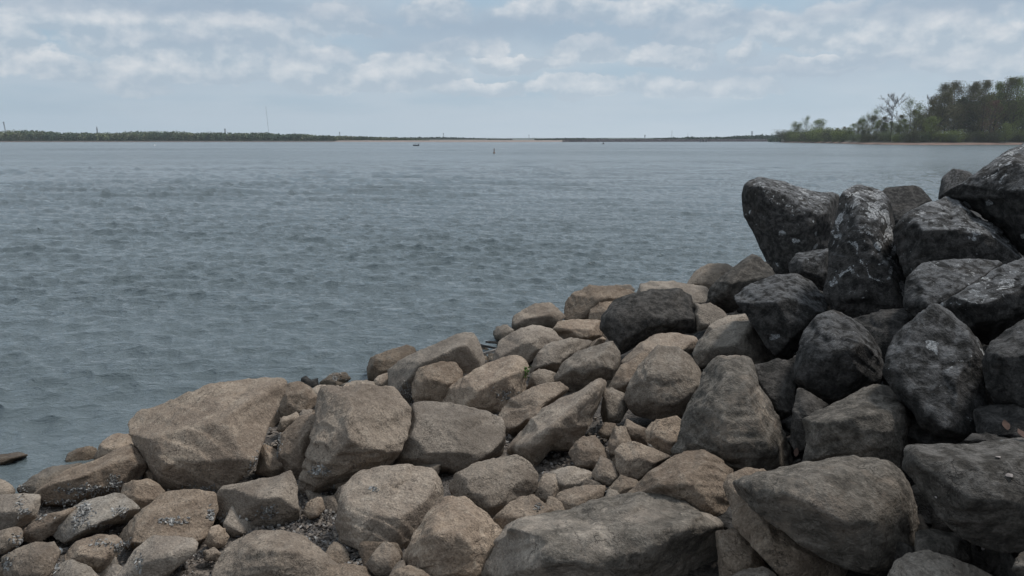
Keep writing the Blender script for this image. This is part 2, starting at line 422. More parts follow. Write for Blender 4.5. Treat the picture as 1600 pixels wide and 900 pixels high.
# lake: one sheet to the horizon, real waves where they can be seen
ypx = np.concatenate((np.linspace(980, 640, 70)[:-1], np.linspace(640, 440, 170)[:-1], np.linspace(440, 250, 270), 217.5 + np.geomspace(32.5, 0.95, 80)[1:]))
wrows = np.concatenate(((0.02, 1.5), CAM_H * FPX / (ypx - HORIZON)))
waz = np.concatenate((np.linspace(-math.pi, -0.66, 14)[:-1], np.linspace(-0.66, 0.60, 640), np.linspace(0.60, math.pi, 14)[1:]))
wx, wy, wr, wq = fan(wrows, waz)
drow = np.gradient(wrows)[:, None].repeat(len(waz), 1).ravel()
spc = wr * 0.0017
offs = 1 + 0.7 * sstep(-shore_s(wx, wy), 4, 30)      # higher waves away from the sheltered edge
rng = np.random.default_rng(11)
mm = np.zeros_like(wx); dz = np.zeros_like(wx); dx = np.zeros_like(wx); dy = np.zeros_like(wx)
gust = np.clip(0.72 + 0.55 * gnoise(np.stack((wx * 0.03, wy * 0.06, wx * 0), 1), 5) + 0.45 * gnoise(np.stack((wx * 0.16, wy * 0.22, wx * 0 + 3), 1), 6), .55, 2)
NW = 90
lam = np.geomspace(0.12, 4.5, NW)
for i in range(NW):
    L = lam[i]; kx_ = 2 * math.pi / L
    th = R(258) + rng.normal(0, 0.70 if L < .45 else 0.25)      # waves run towards the shore
    ux, uy = math.cos(th), math.sin(th)
    amp = (0.0165 if L < .45 else 0.0105) * L * (0.4 + rng.random()) * (1.0 if L < .45 else (.45 / L) ** .85)
    ph = kx_ * (ux * wx + uy * wy) + rng.random() * 6.28
    ok = sstep(L / spc, 2.0, 4.5) * amp * gust * (offs if L > .6 else 1.0)
    dz += ok * np.cos(ph)
    if 0.46 < L < 2.2: mm += sstep(L / spc, 2.0, 4.5) * np.cos(ph) * (0.6 + rng.random() * .8)
    dx -= 1.1 * ok * ux * np.sin(ph); dy -= 1.1 * ok * uy * np.sin(ph)
mm *= gust / mm[wr < 25].std()
steep = np.maximum(mm - 1.15, 0)
dz = .9 * dz + np.minimum(.015 * steep ** 1.2, .05)       # now and then a crest stands up steeply
calm = sstep(-shore_s(wx, wy), -0.3, 1.6) * 0.5 + 0.5
obj('lake_water', mesh_np('lake_water', np.stack((wx + dx * calm, wy + dy * calm, dz * calm), 1), wq), M_WATER, kind='structure')

# ------------------------------------------------------------------ the rocks
# each rock: name, label, outline as surveyed (photo pixels, turned into metres at the rock's own distance), and how it is weathered
ROCKS = []
def rk(name, label, pts, **kw): ROCKS.append((name, label, pts, kw))
# --- left foreground
rk('boulder', 'biggest tan boulder with a broad sloping top, highest on the left shore', [(202,656),(212,643),(256,634),(320,606),(344,598),(400,592),(442,592),(447,600),(434,636),(420,664),(404,708),(388,740),(340,768),(262,768),(240,740),(216,704),(204,676)],
   ridge=[(212,668,.05),(292,655,-.10),(350,664,-.12),(412,660,-.04),(262,742,-.10),(370,742,-.16)], cuts=2, shells=[(398,735,8,22,60),(310,762,30,6,30)], grey=.1)
rk('boulder', 'long low tan boulder with a band of mussel shells, left of the biggest boulder', [(202,692),(216,708),(228,728),(224,740),(188,776),(132,790),(68,792),(44,776),(80,752),(96,736),(152,720),(176,706)],
   ridge=[(100,755,-.1),(160,745,-.1),(200,725,0)], shells=[(140,765,40,7,130),(178,755,10,12,60),(110,785,30,5,60)])
rk('rock', 'rounded tan rock at the water edge tucked behind the biggest boulder', [(146,716),(160,690),(180,678),(200,678),(214,700),(200,724),(160,730)])
rk('rock', 'dark wet ledge at the waterline left of the mussel covered boulder', [(26,764),(52,744),(80,730),(128,724),(134,732),(100,750),(80,776),(40,784)], wet=.6, shells=[(36,764,8,6,16)])
rk('rock', 'brown flat rock standing out of the lake at the left edge', [(-30,690),(0,686),(20,690),(31,697),(28,703),(10,711),(-30,716)], wet=.25, dd=.03, dark=.35)
rk('rock', 'greenish wet ledge just awash below the flat lake rock', [(-25,714),(35,707),(44,712),(22,724),(-20,734)], wet=.8, dark=.2)
rk('rock', 'small tan rock on the left edge below the wet ledge', [(-25,752),(0,750),(12,754),(24,766),(20,778),(0,788),(-25,790)])
rk('boulder', 'flat topped tan rock cut by the left edge with a few shells', [(-40,778),(0,775),(40,772),(62,774),(62,790),(56,808),(30,826),(0,838),(-40,842)], ridge=[(0,800,-.1),(40,795,-.1)], shells=[(32,790,4,14,26),(42,800,8,3,12)])
rk('boulder', 'chipped pale rock with a patch of mussel shells on its top', [(72,822),(92,804),(132,784),(180,772),(192,774),(218,792),(216,806),(200,818),(160,830),(132,838),(106,850),(90,842)], grey=.45,
   ridge=[(92,812,0),(100,838,-.1),(128,830,-.12),(196,808,-.1),(150,800,.05)], shells=[(132,800,10,14,130),(122,818,6,8,40),(190,800,12,6,40),(160,822,20,3,30)])
rk('rock', 'narrow sloping rock wedged behind the chipped pale rock', [(20,842),(52,816),(104,796),(128,792),(100,818),(60,850)], shells=[(70,808,14,5,24)])
rk('rock', 'angular tan block lying against the foot of the biggest boulder', [(186,778),(194,756),(228,749),(244,754),(258,768),(250,784),(222,800),(200,790)], ridge=[(208,776,-.1),(206,758,.0)])
rk('rock', 'low tan rock at the left edge above the bottle cap rock', [(-30,838),(0,830),(24,823),(36,832),(32,850),(8,864),(-30,870)], shells=[(28,846,8,7,30)])
rk('boulder', 'rounded tan rock in the bottom left corner beside the bottle cap', [(2,872),(30,856),(52,848),(84,848),(94,862),(86,880),(74,905),(40,915),(8,900)], shells=[(12,880,8,10,30)])
rk('boulder', 'wedge shaped tan rock right of the bottle cap', [(102,868),(120,846),(152,836),(184,838),(192,848),(186,866),(170,886),(150,900),(124,898),(102,882)], ridge=[(125,862,-.1),(165,868,-.12)], shells=[(184,856,9,7,36),(160,848,12,5,20)])
rk('rock', 'pale tan rock cut by the bottom edge under the wedge rock', [(82,905),(92,882),(114,876),(140,886),(158,905),(150,925),(86,925)], shells=[(88,884,5,6,14)])
rk('boulder', 'broad flat tan slab in front of the biggest boulder', [(184,838),(196,824),(224,796),(260,770),(304,766),(336,770),(341,796),(332,818),(316,848),(280,860),(224,866),(196,858)], ridge=[(200,840,-.12),(260,838,-.14),(312,836,-.12),(240,800,.1)], shells=[(270,814,18,4,40),(200,850,8,8,30),(330,805,4,12,24)])
rk('boulder', 'smooth tan wedge rising from the bottom edge beside the gravel', [(180,905),(212,860),(240,838),(280,838),(311,844),(306,864),(280,884),(256,905),(240,922),(190,922)], ridge=[(240,862,-.06),(284,864,-.1),(225,880,-.08)], shells=[(218,880,5,10,24)])
rk('boulder', 'angular tan block with a pointed right shoulder above the gravel strip', [(339,772),(348,760),(384,754),(432,746),(452,734),(462,756),(468,814),(432,822),(384,826),(356,832),(342,816)], ridge=[(352,770,-.05),(400,790,-.1),(440,778,-.14),(464,790,0)], shells=[(420,800,12,8,46),(375,815,14,7,50),(350,812,8,8,20)])
rk('rock', 'dark triangular rock in the gap right of the biggest boulder', [(400,740),(410,690),(432,704),(454,726),(452,738),(430,746)], dark=.3, shells=[(415,690,6,8,20)])
rk('stone', 'small tan stone beside the smooth wedge at the gravel edge', [(320,848),(330,824),(342,820),(358,838),(350,854),(330,858)])
rk('stone', 'tiny pale stone lying below the small stone at the gravel edge', [(318,862),(334,856),(348,866),(338,876),(320,876)])
rk('boulder', 'smooth rounded tan boulder cut by the bottom edge right of the gravel wedge', [(330,925),(334,888),(350,862),(372,842),(400,830),(440,829),(472,838),(504,860),(534,886),(522,925)], ridge=[(400,862,-.12),(450,862,-.14),(370,890,-.1)], p=15, cuts=2)
# --- centre left
rk('boulder', 'large rough textured boulder leaning like a tent in the centre left', [(496,664),(500,612),(516,606),(568,604),(612,606),(626,620),(640,640),(638,666),(624,704),(600,728),(570,746),(530,766),(474,786),(470,756),(480,720)], ridge=[(548,632,-.16),(552,660,-.2),(520,720,-.15),(585,690,-.06),(475,742,-.1),(560,612,.1)], rough=1.7, shells=[(500,735,16,6,50),(530,760,20,3,20)])
rk('boulder', 'sloping tan slab between the biggest boulder and the tent shaped boulder', [(436,720),(440,680),(470,650),(500,644),(512,670),(500,720),(476,752),(452,742)], ridge=[(470,690,-.1),(460,730,-.1)], shells=[(430,690,10,14,60),(425,715,8,8,30)], rough=1.4)
rk('rock', 'angular brown rock at the waterline right of the biggest boulder', [(434,640),(450,600),(468,596),(484,606),(498,622),(482,648),(444,660)])
rk('rock', 'pale sloping rock at the waterline behind the tent shaped boulder', [(484,610),(498,602),(532,606),(538,616),(512,622),(500,634),(488,630)])
rk('stone', 'small black rock sticking up at the waterline beside the biggest boulder', [(470,592),(480,588),(484,594),(496,591),(498,602),(486,608),(474,603)], dark=1, wet=.6)
rk('rock', 'low rounded tan rock at the waterline left of the black wet boulder', [(530,612),(534,600),(560,595),(584,596),(592,606),(562,612)])
rk('rock', 'dark wet rubble barely above the water behind the tent shaped boulder', [(498,598),(516,586),(540,582),(549,592),(532,602),(508,604)], wet=.7, dark=.3, shells=[(524,590,14,5,30)])
rk('stone', 'upright brown stone among the rubble behind the sloping slab', [(461,640),(465,622),(478,621),(483,636),(474,646)])
rk('stone', 'flat pale stone on the rubble right of the biggest boulder', [(432,672),(440,654),(462,646),(470,654),(456,668),(440,678)])
rk('stone', 'knobbly small stone beside the upright stone in the rubble', [(466,652),(472,640),(486,640),(490,650),(480,660)])
rk('stone', 'grey chip of rock below the angular waterline rock', [(446,652),(450,640),(462,634),(466,644),(458,654)], grey=.3)
rk('stone', 'small angular stone lying on the gravel under the tent shaped boulder', [(475,800),(480,786),(496,777),(504,782),(507,796),(496,808),(484,812)])
rk('boulder', 'blocky boulder with a flat top and shaded left side in the centre', [(616,704),(640,656),(644,634),(660,628),(704,632),(760,642),(786,656),(789,690),(783,714),(760,726),(712,742),(664,734),(622,726)], ridge=[(652,652,-.1),(700,664,-.14),(765,668,-.08),(640,715,-.16),(700,725,-.16),(770,700,-.06)])
rk('boulder', 'long diagonal tan boulder with a hollow under its right end', [(676,632),(696,608),(740,580),(784,560),(804,555),(820,562),(826,578),(814,612),(784,646),(756,652),(706,646)], ridge=[(700,625,-.05),(760,605,-.12),(810,575,-.04)], rough=1.3, shells=[(790,618,16,8,50)])
rk('rock', 'rounded tan block leaning on the big shore slab near the water', [(644,600),(654,576),(688,566),(712,567),(722,580),(722,604),(690,630),(656,636),(645,622)], p=13, ridge=[(668,592,-.1),(705,588,-.1)], dd=-.1)
rk('boulder', 'large shore slab with a flat upper edge rising out of the water', [(606,578),(626,562),(676,540),(714,522),(736,519),(746,530),(758,562),(756,584),(730,600),(656,634),(626,626),(608,606)], ridge=[(625,585,-.05),(680,560,-.08),(730,540,-.02)], shells=[(638,615,14,14,120),(730,590,14,6,40)])
rk('boulder', 'nearly black wet boulder at the water edge, leftmost of the shore slabs', [(574,574),(580,558),(604,550),(630,541),(645,542),(652,554),(630,572),(606,588),(582,598),(575,590)], wet=.75, dark=.45)
rk('stone', 'small tan rock under the black wet boulder', [(578,604),(590,588),(606,584),(610,602),(592,608)])
rk('boulder', 'square cut tan boulder with a split in its face near the water', [(768,566),(780,533),(800,520),(833,508),(860,513),(880,532),(870,544),(838,556),(826,568),(793,572),(772,572)], ridge=[(790,540,-.1),(835,528,-.1),(830,550,-.05)])
rk('boulder', 'cracked tan block at the far water edge with a stained notch', [(800,508),(803,493),(827,480),(857,473),(870,480),(884,495),(862,514),(833,518),(805,522)], ridge=[(825,498,-.1),(860,490,-.05)])
rk('stone', 'small dark rock alone at the water edge between the two square blocks', [(771,522),(776,512),(790,509),(804,516),(800,526),(783,534),(774,530)], dark=.5)
rk('rock', 'low brown rock below the dark charcoal boulder', [(861,518),(873,502),(910,500),(938,500),(944,518),(928,538),(893,532)])
rk('boulder', 'rounded light brown boulder at the far water edge', [(881,500),(885,470),(897,457),(927,448),(963,448),(992,456),(998,464),(980,476),(930,490),(915,504),(890,506)], p=13, cuts=2, ridge=[(905,470,-.1),(950,462,-.1)])
rk('rock', 'brown stone between the rounded boulder and the charcoal boulder', [(919,498),(923,483),(947,471),(974,468),(962,492),(936,504)])
rk('boulder', 'charcoal block standing dark among the tan rocks near the far water edge', [(938,514),(940,493),(957,473),(977,462),(1020,452),(1060,452),(1077,460),(1082,478),(1090,494),(1088,520),(1033,526),(1007,532),(983,548),(968,556),(955,535)], dark=.84, grey=.4, ridge=[(955,495,-.06),(1010,478,-.14),(1070,480,-.08),(1000,520,-.04)], dd=-.25)
rk('boulder', 'light brown flat boulder behind the charcoal block', [(993,462),(1000,445),(1013,440),(1047,441),(1075,444),(1105,448),(1112,472),(1080,486),(1040,476)])
rk('stone', 'small brown rock peeping out behind the rounded boulder', [(953,456),(962,446),(985,446),(996,456),(975,464)])
rk('boulder', 'pinkish tan boulder at the far end of the shore line', [(1068,450),(1087,424),(1107,413),(1133,412),(1149,420),(1132,444),(1113,458),(1087,458)])
rk('boulder', 'dark grey peaked boulder below the first lichen boulder', [(1104,474),(1110,450),(1127,433),(1160,407),(1175,397),(1187,402),(1212,426),(1202,452),(1165,470),(1147,486),(1127,492),(1106,482)], dark=.75, ridge=[(1140,445,-.1),(1180,420,-.05)])
rk('rock', 'tan rock in the gap right of the charcoal block', [(1083,494),(1090,478),(1110,474),(1130,486),(1139,498),(1115,510),(1090,518)], dark=.2)
rk('rock', 'brown slab edge under the peaked grey boulder', [(1098,526),(1110,506),(1140,494),(1165,490),(1177,500),(1130,520),(1108,534)], dark=.35)
rk('boulder', 'gravel coloured slab sloping under the dark pile, rough grey brown', [(1082,552),(1090,533),(1113,517),(1147,503),(1177,500),(1202,535),(1215,566),(1180,572),(1160,564),(1113,568),(1093,582)], dark=.55, grey=.5, ridge=[(1110,545,-.1),(1170,540,-.1)])
# --- centre
rk('boulder', 'pale rounded boulder in the centre, lightest of the middle rocks', [(976,620),(987,593),(1003,567),(1027,541),(1060,543),(1080,557),(1098,587),(1099,604),(1082,632),(1067,650),(1027,656),(993,649),(981,636)], grey=.4, p=15, ridge=[(1010,590,-.14),(1060,585,-.14),(1020,630,-.12),(1070,620,-.1)], bright=1.15)
rk('rock', 'tan rock lying behind the pale rounded boulder', [(970,564),(1000,537),(1027,523),(1060,520),(1090,528),(1088,546),(1070,558),(1020,566),(985,578)])
rk('rock', 'brown rock squeezed left of the pale rounded boulder', [(951,604),(970,572),(1000,552),(1015,554),(992,594),(977,618),(957,618)])
rk('boulder', 'light grey faceted rock tilted above the ridged slab', [(866,588),(880,567),(903,550),(957,532),(968,553),(968,576),(957,592),(927,598),(897,614),(880,607),(868,597)], grey=.5, ridge=[(890,590,-.1),(935,560,-.12),(950,580,-.06)], bright=1.1)
rk('boulder', 'brown block with a flat top left of the light grey faceted rock', [(827,582),(837,557),(853,540),(893,528),(929,534),(912,550),(882,572),(865,586),(838,590)])
rk('rock', 'small brown block next to the green weed', [(823,610),(830,583),(850,578),(868,583),(868,600),(840,614)])
rk('boulder', 'smooth brown rock below the small weed, left of the ridged slab', [(779,648),(800,623),(843,602),(870,597),(892,608),(862,632),(835,650),(809,678),(790,684),(783,668)])
rk('boulder', 'long ridged slab with a raised seam pointing up to the right', [(788,704),(800,690),(824,664),(860,632),(912,608),(936,590),(949,600),(934,636),(918,666),(898,698),(860,702),(838,730),(820,730),(792,716)], ridge=[(850,684,-.16),(885,645,-.16),(925,608,-.1),(815,700,-.06)], rough=1.3)
rk('rock', 'upright grey brown stone between the ridged slab and the pale boulder', [(939,644),(944,612),(956,606),(976,616),(981,638),(969,660),(944,664)], grey=.3)
rk('stone', 'small grey stone in the shade below the upright stone', [(936,674),(945,662),(960,662),(963,678),(950,686),(940,684)], dark=.3)
rk('stone', 'sloping brown stone under the pale rounded boulder', [(970,676),(980,656),(1008,670),(1012,698),(990,696)])
rk('rock', 'pale brown finger of rock standing upright in the middle rubble', [(951,690),(960,668),(976,666),(988,694),(968,716),(953,712)])
rk('rock', 'long brown wedge with a bright worn corner in the middle rubble', [(961,704),(970,694),(994,692),(1050,712),(1026,736),(1000,754),(972,750),(963,728)], ridge=[(985,712,-.1),(1025,722,-.06)])
rk('rock', 'speckled reddish brown rock at the foot of the tall grey spire', [(1009,672),(1020,660),(1056,650),(1072,662),(1068,694),(1050,712),(1024,700),(1011,688)], p=14)
rk('rock', 'five sided brown stone in the middle rubble', [(925,740),(938,714),(958,722),(969,746),(954,760),(932,754)], p=26)
rk('rock', 'brown broken rock beside the little cave under the ridged slab', [(889,708),(900,690),(930,680),(956,720),(932,734),(900,728)], rough=1.5)
rk('rock', 'flat brown slab in front of the little cave', [(848,744),(862,736),(896,730),(928,738),(927,760),(880,776),(866,766)])
rk('rock', 'brown brick shaped rock left of the flat slab by the cave', [(831,772),(850,742),(876,742),(876,764),(858,788),(836,786)], p=28)
rk('rock', 'brown slab behind the broad foreground slab', [(861,790),(872,770),(920,758),(948,760),(940,780),(896,806),(868,804)])
rk('rock', 'small brown rock against the foot of the brown hump boulder', [(951,762),(970,744),(995,750),(1002,760),(980,780),(956,778)])
rk('stone', 'little brown stone above the broad foreground slab', [(943,784),(950,766),(968,766),(976,782),(952,790)])
rk('boulder', 'brown hump shaped boulder with a dark face in the lower centre', [(978,776),(1000,752),(1012,740),(1056,712),(1096,703),(1120,716),(1144,738),(1149,768),(1147,834),(1120,826),(1072,800),(1016,790)], dark=.25, p=16, ridge=[(1030,752,-.1),(1095,742,-.18),(1135,765,-.06),(1120,810,-.02)])
rk('boulder', 'broad mottled foreground slab, widest of the rocks on the bottom edge', [(755,890),(770,860),(788,830),(800,815),(840,806),(896,800),(920,784),(1000,772),(1064,780),(1108,808),(1123,822),(1127,850),(1132,905),(1130,930),(758,930)], dark=.55, grey=.15, ridge=[(800,838,-.04),(900,835,-.1),(1000,832,-.14),(1085,815,-.08),(1020,850,-.18),(830,870,-.12),(950,890,-.16)], rough=1.6)
rk('rock', 'brown slanting rock right of the broad foreground slab', [(1118,830),(1150,828),(1182,862),(1202,892),(1190,910),(1126,910)], dark=.15, dd=.1)
rk('boulder', 'tall grey spire shaped boulder with a blunt top', [(1048,710),(1060,690),(1076,632),(1088,616),(1104,576),(1120,562),(1152,559),(1176,566),(1184,600),(1212,652),(1238,720),(1232,738),(1200,748),(1144,744),(1096,714)], dark=.63, grey=.5, ridge=[(1110,620,-.06),(1150,600,-.12),(1180,640,-.12),(1130,690,-.16),(1200,710,-.12),(1090,680,-.1)], rough=1.3)
rk('boulder', 'pale cream rock showing from under the dark mottled boulder', [(1130,760),(1140,742),(1168,732),(1196,736),(1230,770),(1240,800),(1290,850),(1340,890),(1330,930),(1230,910),(1180,856),(1146,822),(1142,794)], dd=.12, bright=1.2, dark=.05)
rk('boulder', 'large dark mottled boulder with a light tan streak across its face', [(1146,754),(1160,746),(1208,736),(1264,722),(1328,714),(1384,722),(1408,740),(1422,764),(1433,816),(1422,862),(1386,890),(1348,894),(1312,884),(1264,856),(1208,820),(1168,790)], dark=.60, grey=.3, ridge=[(1180,760,-.04),(1260,744,-.08),(1370,742,-.08),(1300,800,-.18),(1380,830,-.12)], dd=-.1)
rk('boulder', 'grey brown boulder with a hunched shoulder above the dark mottled boulder', [(1256,658),(1264,648),(1308,630),(1364,602),(1388,606),(1416,620),(1435,648),(1432,668),(1420,690),(1418,714),(1405,740),(1376,736),(1328,726),(1250,730),(1264,698)], dark=.66, grey=.4, ridge=[(1300,660,-.12),(1360,635,-.14),(1400,660,-.1),(1330,700,-.16)], rough=1.3)
rk('boulder', 'wide grey slab at the right edge in the foreground', [(1412,730),(1420,698),(1470,696),(1520,696),(1560,690),(1640,684),(1700,700),(1700,800),(1660,862),(1596,864),(1520,847),(1480,816),(1434,760)], dark=.74, grey=.6, lichen=.25, ridge=[(1440,715,-.04),(1540,720,-.1),(1620,720,-.1),(1500,770,-.16),(1600,790,-.2)], dd=-.1)
rk('rock', 'thin dark flake lying above the wide grey slab', [(1488,702),(1520,678),(1560,680),(1592,690),(1560,704),(1510,708)], dark=.9)
rk('rock', 'brown shaded rock under the wide grey slab', [(1430,832),(1450,828),(1500,834),(1517,852),(1517,880),(1470,886),(1430,870)], dark=.7, dd=.1)
rk('boulder', 'grey rock on the bottom edge below the dark mottled boulder', [(1382,912),(1400,875),(1416,866),(1448,862),(1490,874),(1540,890),(1562,915),(1400,930)], dark=.45, grey=.6)
rk('rock', 'dark grey rock cut off by the bottom right corner', [(1580,890),(1594,866),(1620,855),(1650,890),(1610,915)], dark=.7)
# --- dark pile on the right
rk('boulder', 'dark egg shaped boulder in the middle of the dark pile', [(1240,574),(1256,520),(1276,496),(1300,485),(1328,496),(1356,520),(1376,548),(1381,584),(1372,606),(1300,634),(1272,626),(1243,596)], dark=1, lichen=.35, ridge=[(1280,530,-.1),(1330,530,-.14),(1300,590,-.14)], p=15)
rk('boulder', 'pyramid shaped black boulder with white streaks right of the egg shaped one', [(1380,584),(1388,545),(1400,524),(1420,504),(1456,474),(1472,480),(1500,504),(1528,532),(1538,560),(1537,604),(1547,680),(1510,690),(1440,672),(1428,646),(1400,614)], dark=1, lichen=.42, ridge=[(1462,500,-.05),(1450,560,-.18),(1465,640,-.2),(1520,600,-.06)])
rk('boulder', 'dark block with a pale rim below the first lichen boulder', [(1146,468),(1164,448),(1212,430),(1244,428),(1268,440),(1294,472),(1286,498),(1254,540),(1232,562),(1208,554),(1192,532),(1168,494)], dark=1, lichen=.4, ridge=[(1165,480,-.05),(1220,462,-.14),(1275,478,-.06),(1230,525,-.1)])
rk('boulder', 'overhanging dark boulder with a pale top, at the left end of the upper pile', [(1160,304),(1164,288),(1188,277),(1216,284),(1256,296),(1312,304),(1308,356),(1296,390),(1272,400),(1236,428),(1212,428),(1200,414),(1180,370),(1163,336)], dark=1, lichen=.7, ridge=[(1178,300,-.05),(1240,306,-.1),(1300,318,-.04),(1215,390,-.1),(1260,370,-.08)])
rk('boulder', 'tall upright boulder crusted with pale lichen in the middle of the pile', [(1287,458),(1296,424),(1298,385),(1311,320),(1320,298),(1344,289),(1380,300),(1392,316),(1400,368),(1416,424),(1421,448),(1413,486),(1396,512),(1350,509),(1304,488)], dark=1, lichen=.85, ridge=[(1335,325,-.06),(1375,330,-.04),(1330,420,-.14),(1380,430,-.14),(1350,480,-.12)], rough=1.4, p=15)
rk('rock', 'small dark rock with pale edges left of the tall lichen boulder', [(1232,416),(1244,396),(1296,388),(1300,424),(1290,456),(1262,446),(1237,434)], dark=1, lichen=.5)
rk('rock', 'shaded dark rock standing behind the tall lichen boulder', [(1374,304),(1385,294),(1428,290),(1440,295),(1457,314),(1432,352),(1400,368),(1384,336)], dark=1, lichen=.1)
rk('rock', 'little round dark rock on the skyline against the lake', [(1466,310),(1472,278),(1490,264),(1512,268),(1530,282),(1530,325),(1480,330)], dark=1, lichen=.3, p=13)
rk('boulder', 'broad dark boulder spotted with round white lichen patches', [(1397,362),(1408,340),(1452,316),(1480,310),(1500,316),(1524,340),(1564,356),(1590,390),(1602,410),(1560,436),(1500,456),(1430,460),(1414,428),(1403,392)], dark=1, lichen=.72, ridge=[(1440,360,-.1),(1500,350,-.1),(1540,400,-.12)])
rk('boulder', 'slanting dark ledge below the spotted lichen boulder', [(1416,434),(1440,412),(1480,406),(1540,404),(1570,412),(1542,438),(1500,464),(1452,492),(1424,500),(1411,474)], dark=1, lichen=.55, dd=-.1)
rk('boulder', 'huge grey lichen covered boulder rising out of the picture at the top of the pile', [(1463,310),(1500,288),(1540,264),(1580,236),(1600,224),(1660,196),(1740,230),(1740,380),(1680,410),(1600,402),(1585,384),(1570,362),(1530,332),(1490,316)], dark=.95, lichen=.8, grey=.8, ridge=[(1530,310,-.1),(1600,305,-.14),(1680,300,-.1)], dd=-.1)
rk('boulder', 'grey slab with streaky lichen sloping down from the right edge', [(1463,480),(1500,456),(1560,420),(1600,404),(1660,386),(1720,420),(1700,500),(1600,520),(1570,532),(1540,538),(1510,510),(1480,486)], dark=.95, lichen=.7, grey=.7, ridge=[(1520,480,-.1),(1600,460,-.12)], dd=-.1)
rk('rock', 'small dark wedge between the slanting ledge and the streaky slab', [(1468,484),(1490,458),(1508,450),(1502,470),(1480,490)], dark=1, lichen=.2)
rk('boulder', 'black boulder in the shade at the right edge above the dead leaf', [(1536,566),(1545,540),(1568,520),(1600,500),(1660,488),(1720,560),(1690,650),(1600,652),(1560,640),(1543,604)], dark=1, lichen=.25, ridge=[(1570,560,-.1),(1630,550,-.1)])
rk('boulder', 'dark rock in shade between the spire and the egg shaped boulder', [(1174,572),(1200,566),(1216,560),(1240,568),(1246,596),(1250,630),(1238,660),(1212,650),(1190,614)], dark=.85, grey=.4)
rk('rock', 'pointed dark flake leaning beside the hunched boulder', [(1234,690),(1240,640),(1246,606),(1260,610),(1296,634),(1262,656),(1262,700),(1244,708)], dark=.85)
rk('rock', 'added black rock darkening the hollow behind the egg shaped boulder', [(1330,500),(1380,486),(1440,480),(1450,530),(1400,580),(1350,560)], dark=1, dd=.25)  # this and the next two: rocks added to keep open gaps black
rk('rock', 'added black rock darkening the hollow with the dead leaf', [(1520,640),(1580,625),(1680,630),(1690,690),(1600,704),(1530,690)], dark=1, dd=.2)
rk('rock', 'added black rock darkening the gap under the pyramid shaped boulder', [(1400,650),(1450,655),(1530,670),(1530,706),(1450,712),(1405,690)], dark=1, dd=.2)
# --- bottom centre
rk('boulder', 'speckled rounded boulder on the bottom edge left of the broad slab', [(630,870),(648,836),(672,800),(696,780),(728,778),(760,804),(786,832),(785,856),(760,900),(740,915),(680,915),(640,898)], dark=.22, p=15, ridge=[(680,826,-.12),(740,830,-.14),(700,880,-.16)], rough=1.3)
rk('boulder', 'hefty brown boulder with a flat top and dark front above the gravel', [(525,812),(532,780),(536,760),(560,740),(592,730),(640,726),(680,736),(692,764),(689,788),(658,826),(628,866),(572,862),(532,846)], ridge=[(545,782,-.1),(610,772,-.16),(675,760,-.04),(560,850,-.12),(620,850,-.12)], shells=[(585,764,6,4,12)])
rk('rock', 'pale sloping slab partly hidden behind the hefty brown boulder', [(516,784),(530,762),(580,738),(600,734),(566,770),(545,800),(524,800)], bright=1.1, dd=.08)
rk('boulder', 'smooth tan boulder with a domed top in the lower centre', [(703,760),(712,740),(748,724),(804,712),(824,720),(841,742),(837,768),(802,794),(764,814),(740,800),(708,782)], p=15, ridge=[(735,752,-.12),(795,742,-.12),(765,785,-.14)])
rk('rock', 'rough brown rock tucked under the domed tan boulder', [(766,814),(800,784),(832,774),(863,796),(861,810),(816,820),(788,840)], rough=1.4, shells=[(842,792,5,6,14)])
rk('stone', 'small pointed brown stone at the right end of the gravel', [(571,884),(586,862),(600,846),(614,852),(629,874),(611,902),(584,900)])
rk('stone', 'little tan stone beside the pointed stone on the bottom edge', [(607,900),(620,880),(632,876),(636,896),(622,908)])
rk('rock', 'flat tan rock on the bottom edge below the gravel', [(498,905),(514,886),(540,882),(570,886),(582,905),(560,922),(510,922)])
rk('rock', 'pale flat rock on the bottom edge below the speckled boulder', [(602,910),(614,892),(640,884),(660,890),(682,910),(640,926)], dd=-.05)
rk('rock', 'grey brown rock top at the bottom edge right of the broad slab', [(1126,910),(1160,892),(1192,886),(1210,896),(1224,920),(1130,930)], grey=.4, dark=.2, dd=-.05)
rk('stone', 'small tan rock wedged between the tent shaped and the blocky boulder', [(586,730),(612,708),(622,722),(604,738),(590,740)])
rk('rock', 'flat rock just showing behind the top of the biggest boulder', [(238,640),(244,626),(262,621),(284,620),(294,628),(262,644)], grey=.2)

GROUP = 'riprap rocks along the shore'
def hull_planes(P):
    bm = bmesh.new()
    for p in P: bm.verts.new(p)
    bmesh.ops.convex_hull(bm, input=bm.verts)
    bm.normal_update()
    N, D = [], []
    for f in sorted(bm.faces, key=lambda f: -f.calc_area()):
        n = np.array(f.normal); d = float(n @ np.array(f.verts[0].co))
        if f.calc_area() < 1e-9: continue
        for i, m_ in enumerate(N):
            if n @ m_ > 0.87:
                break
        else:
            N.append(n); D.append(d)
    bm.free()
    return np.array(N), np.array(D)

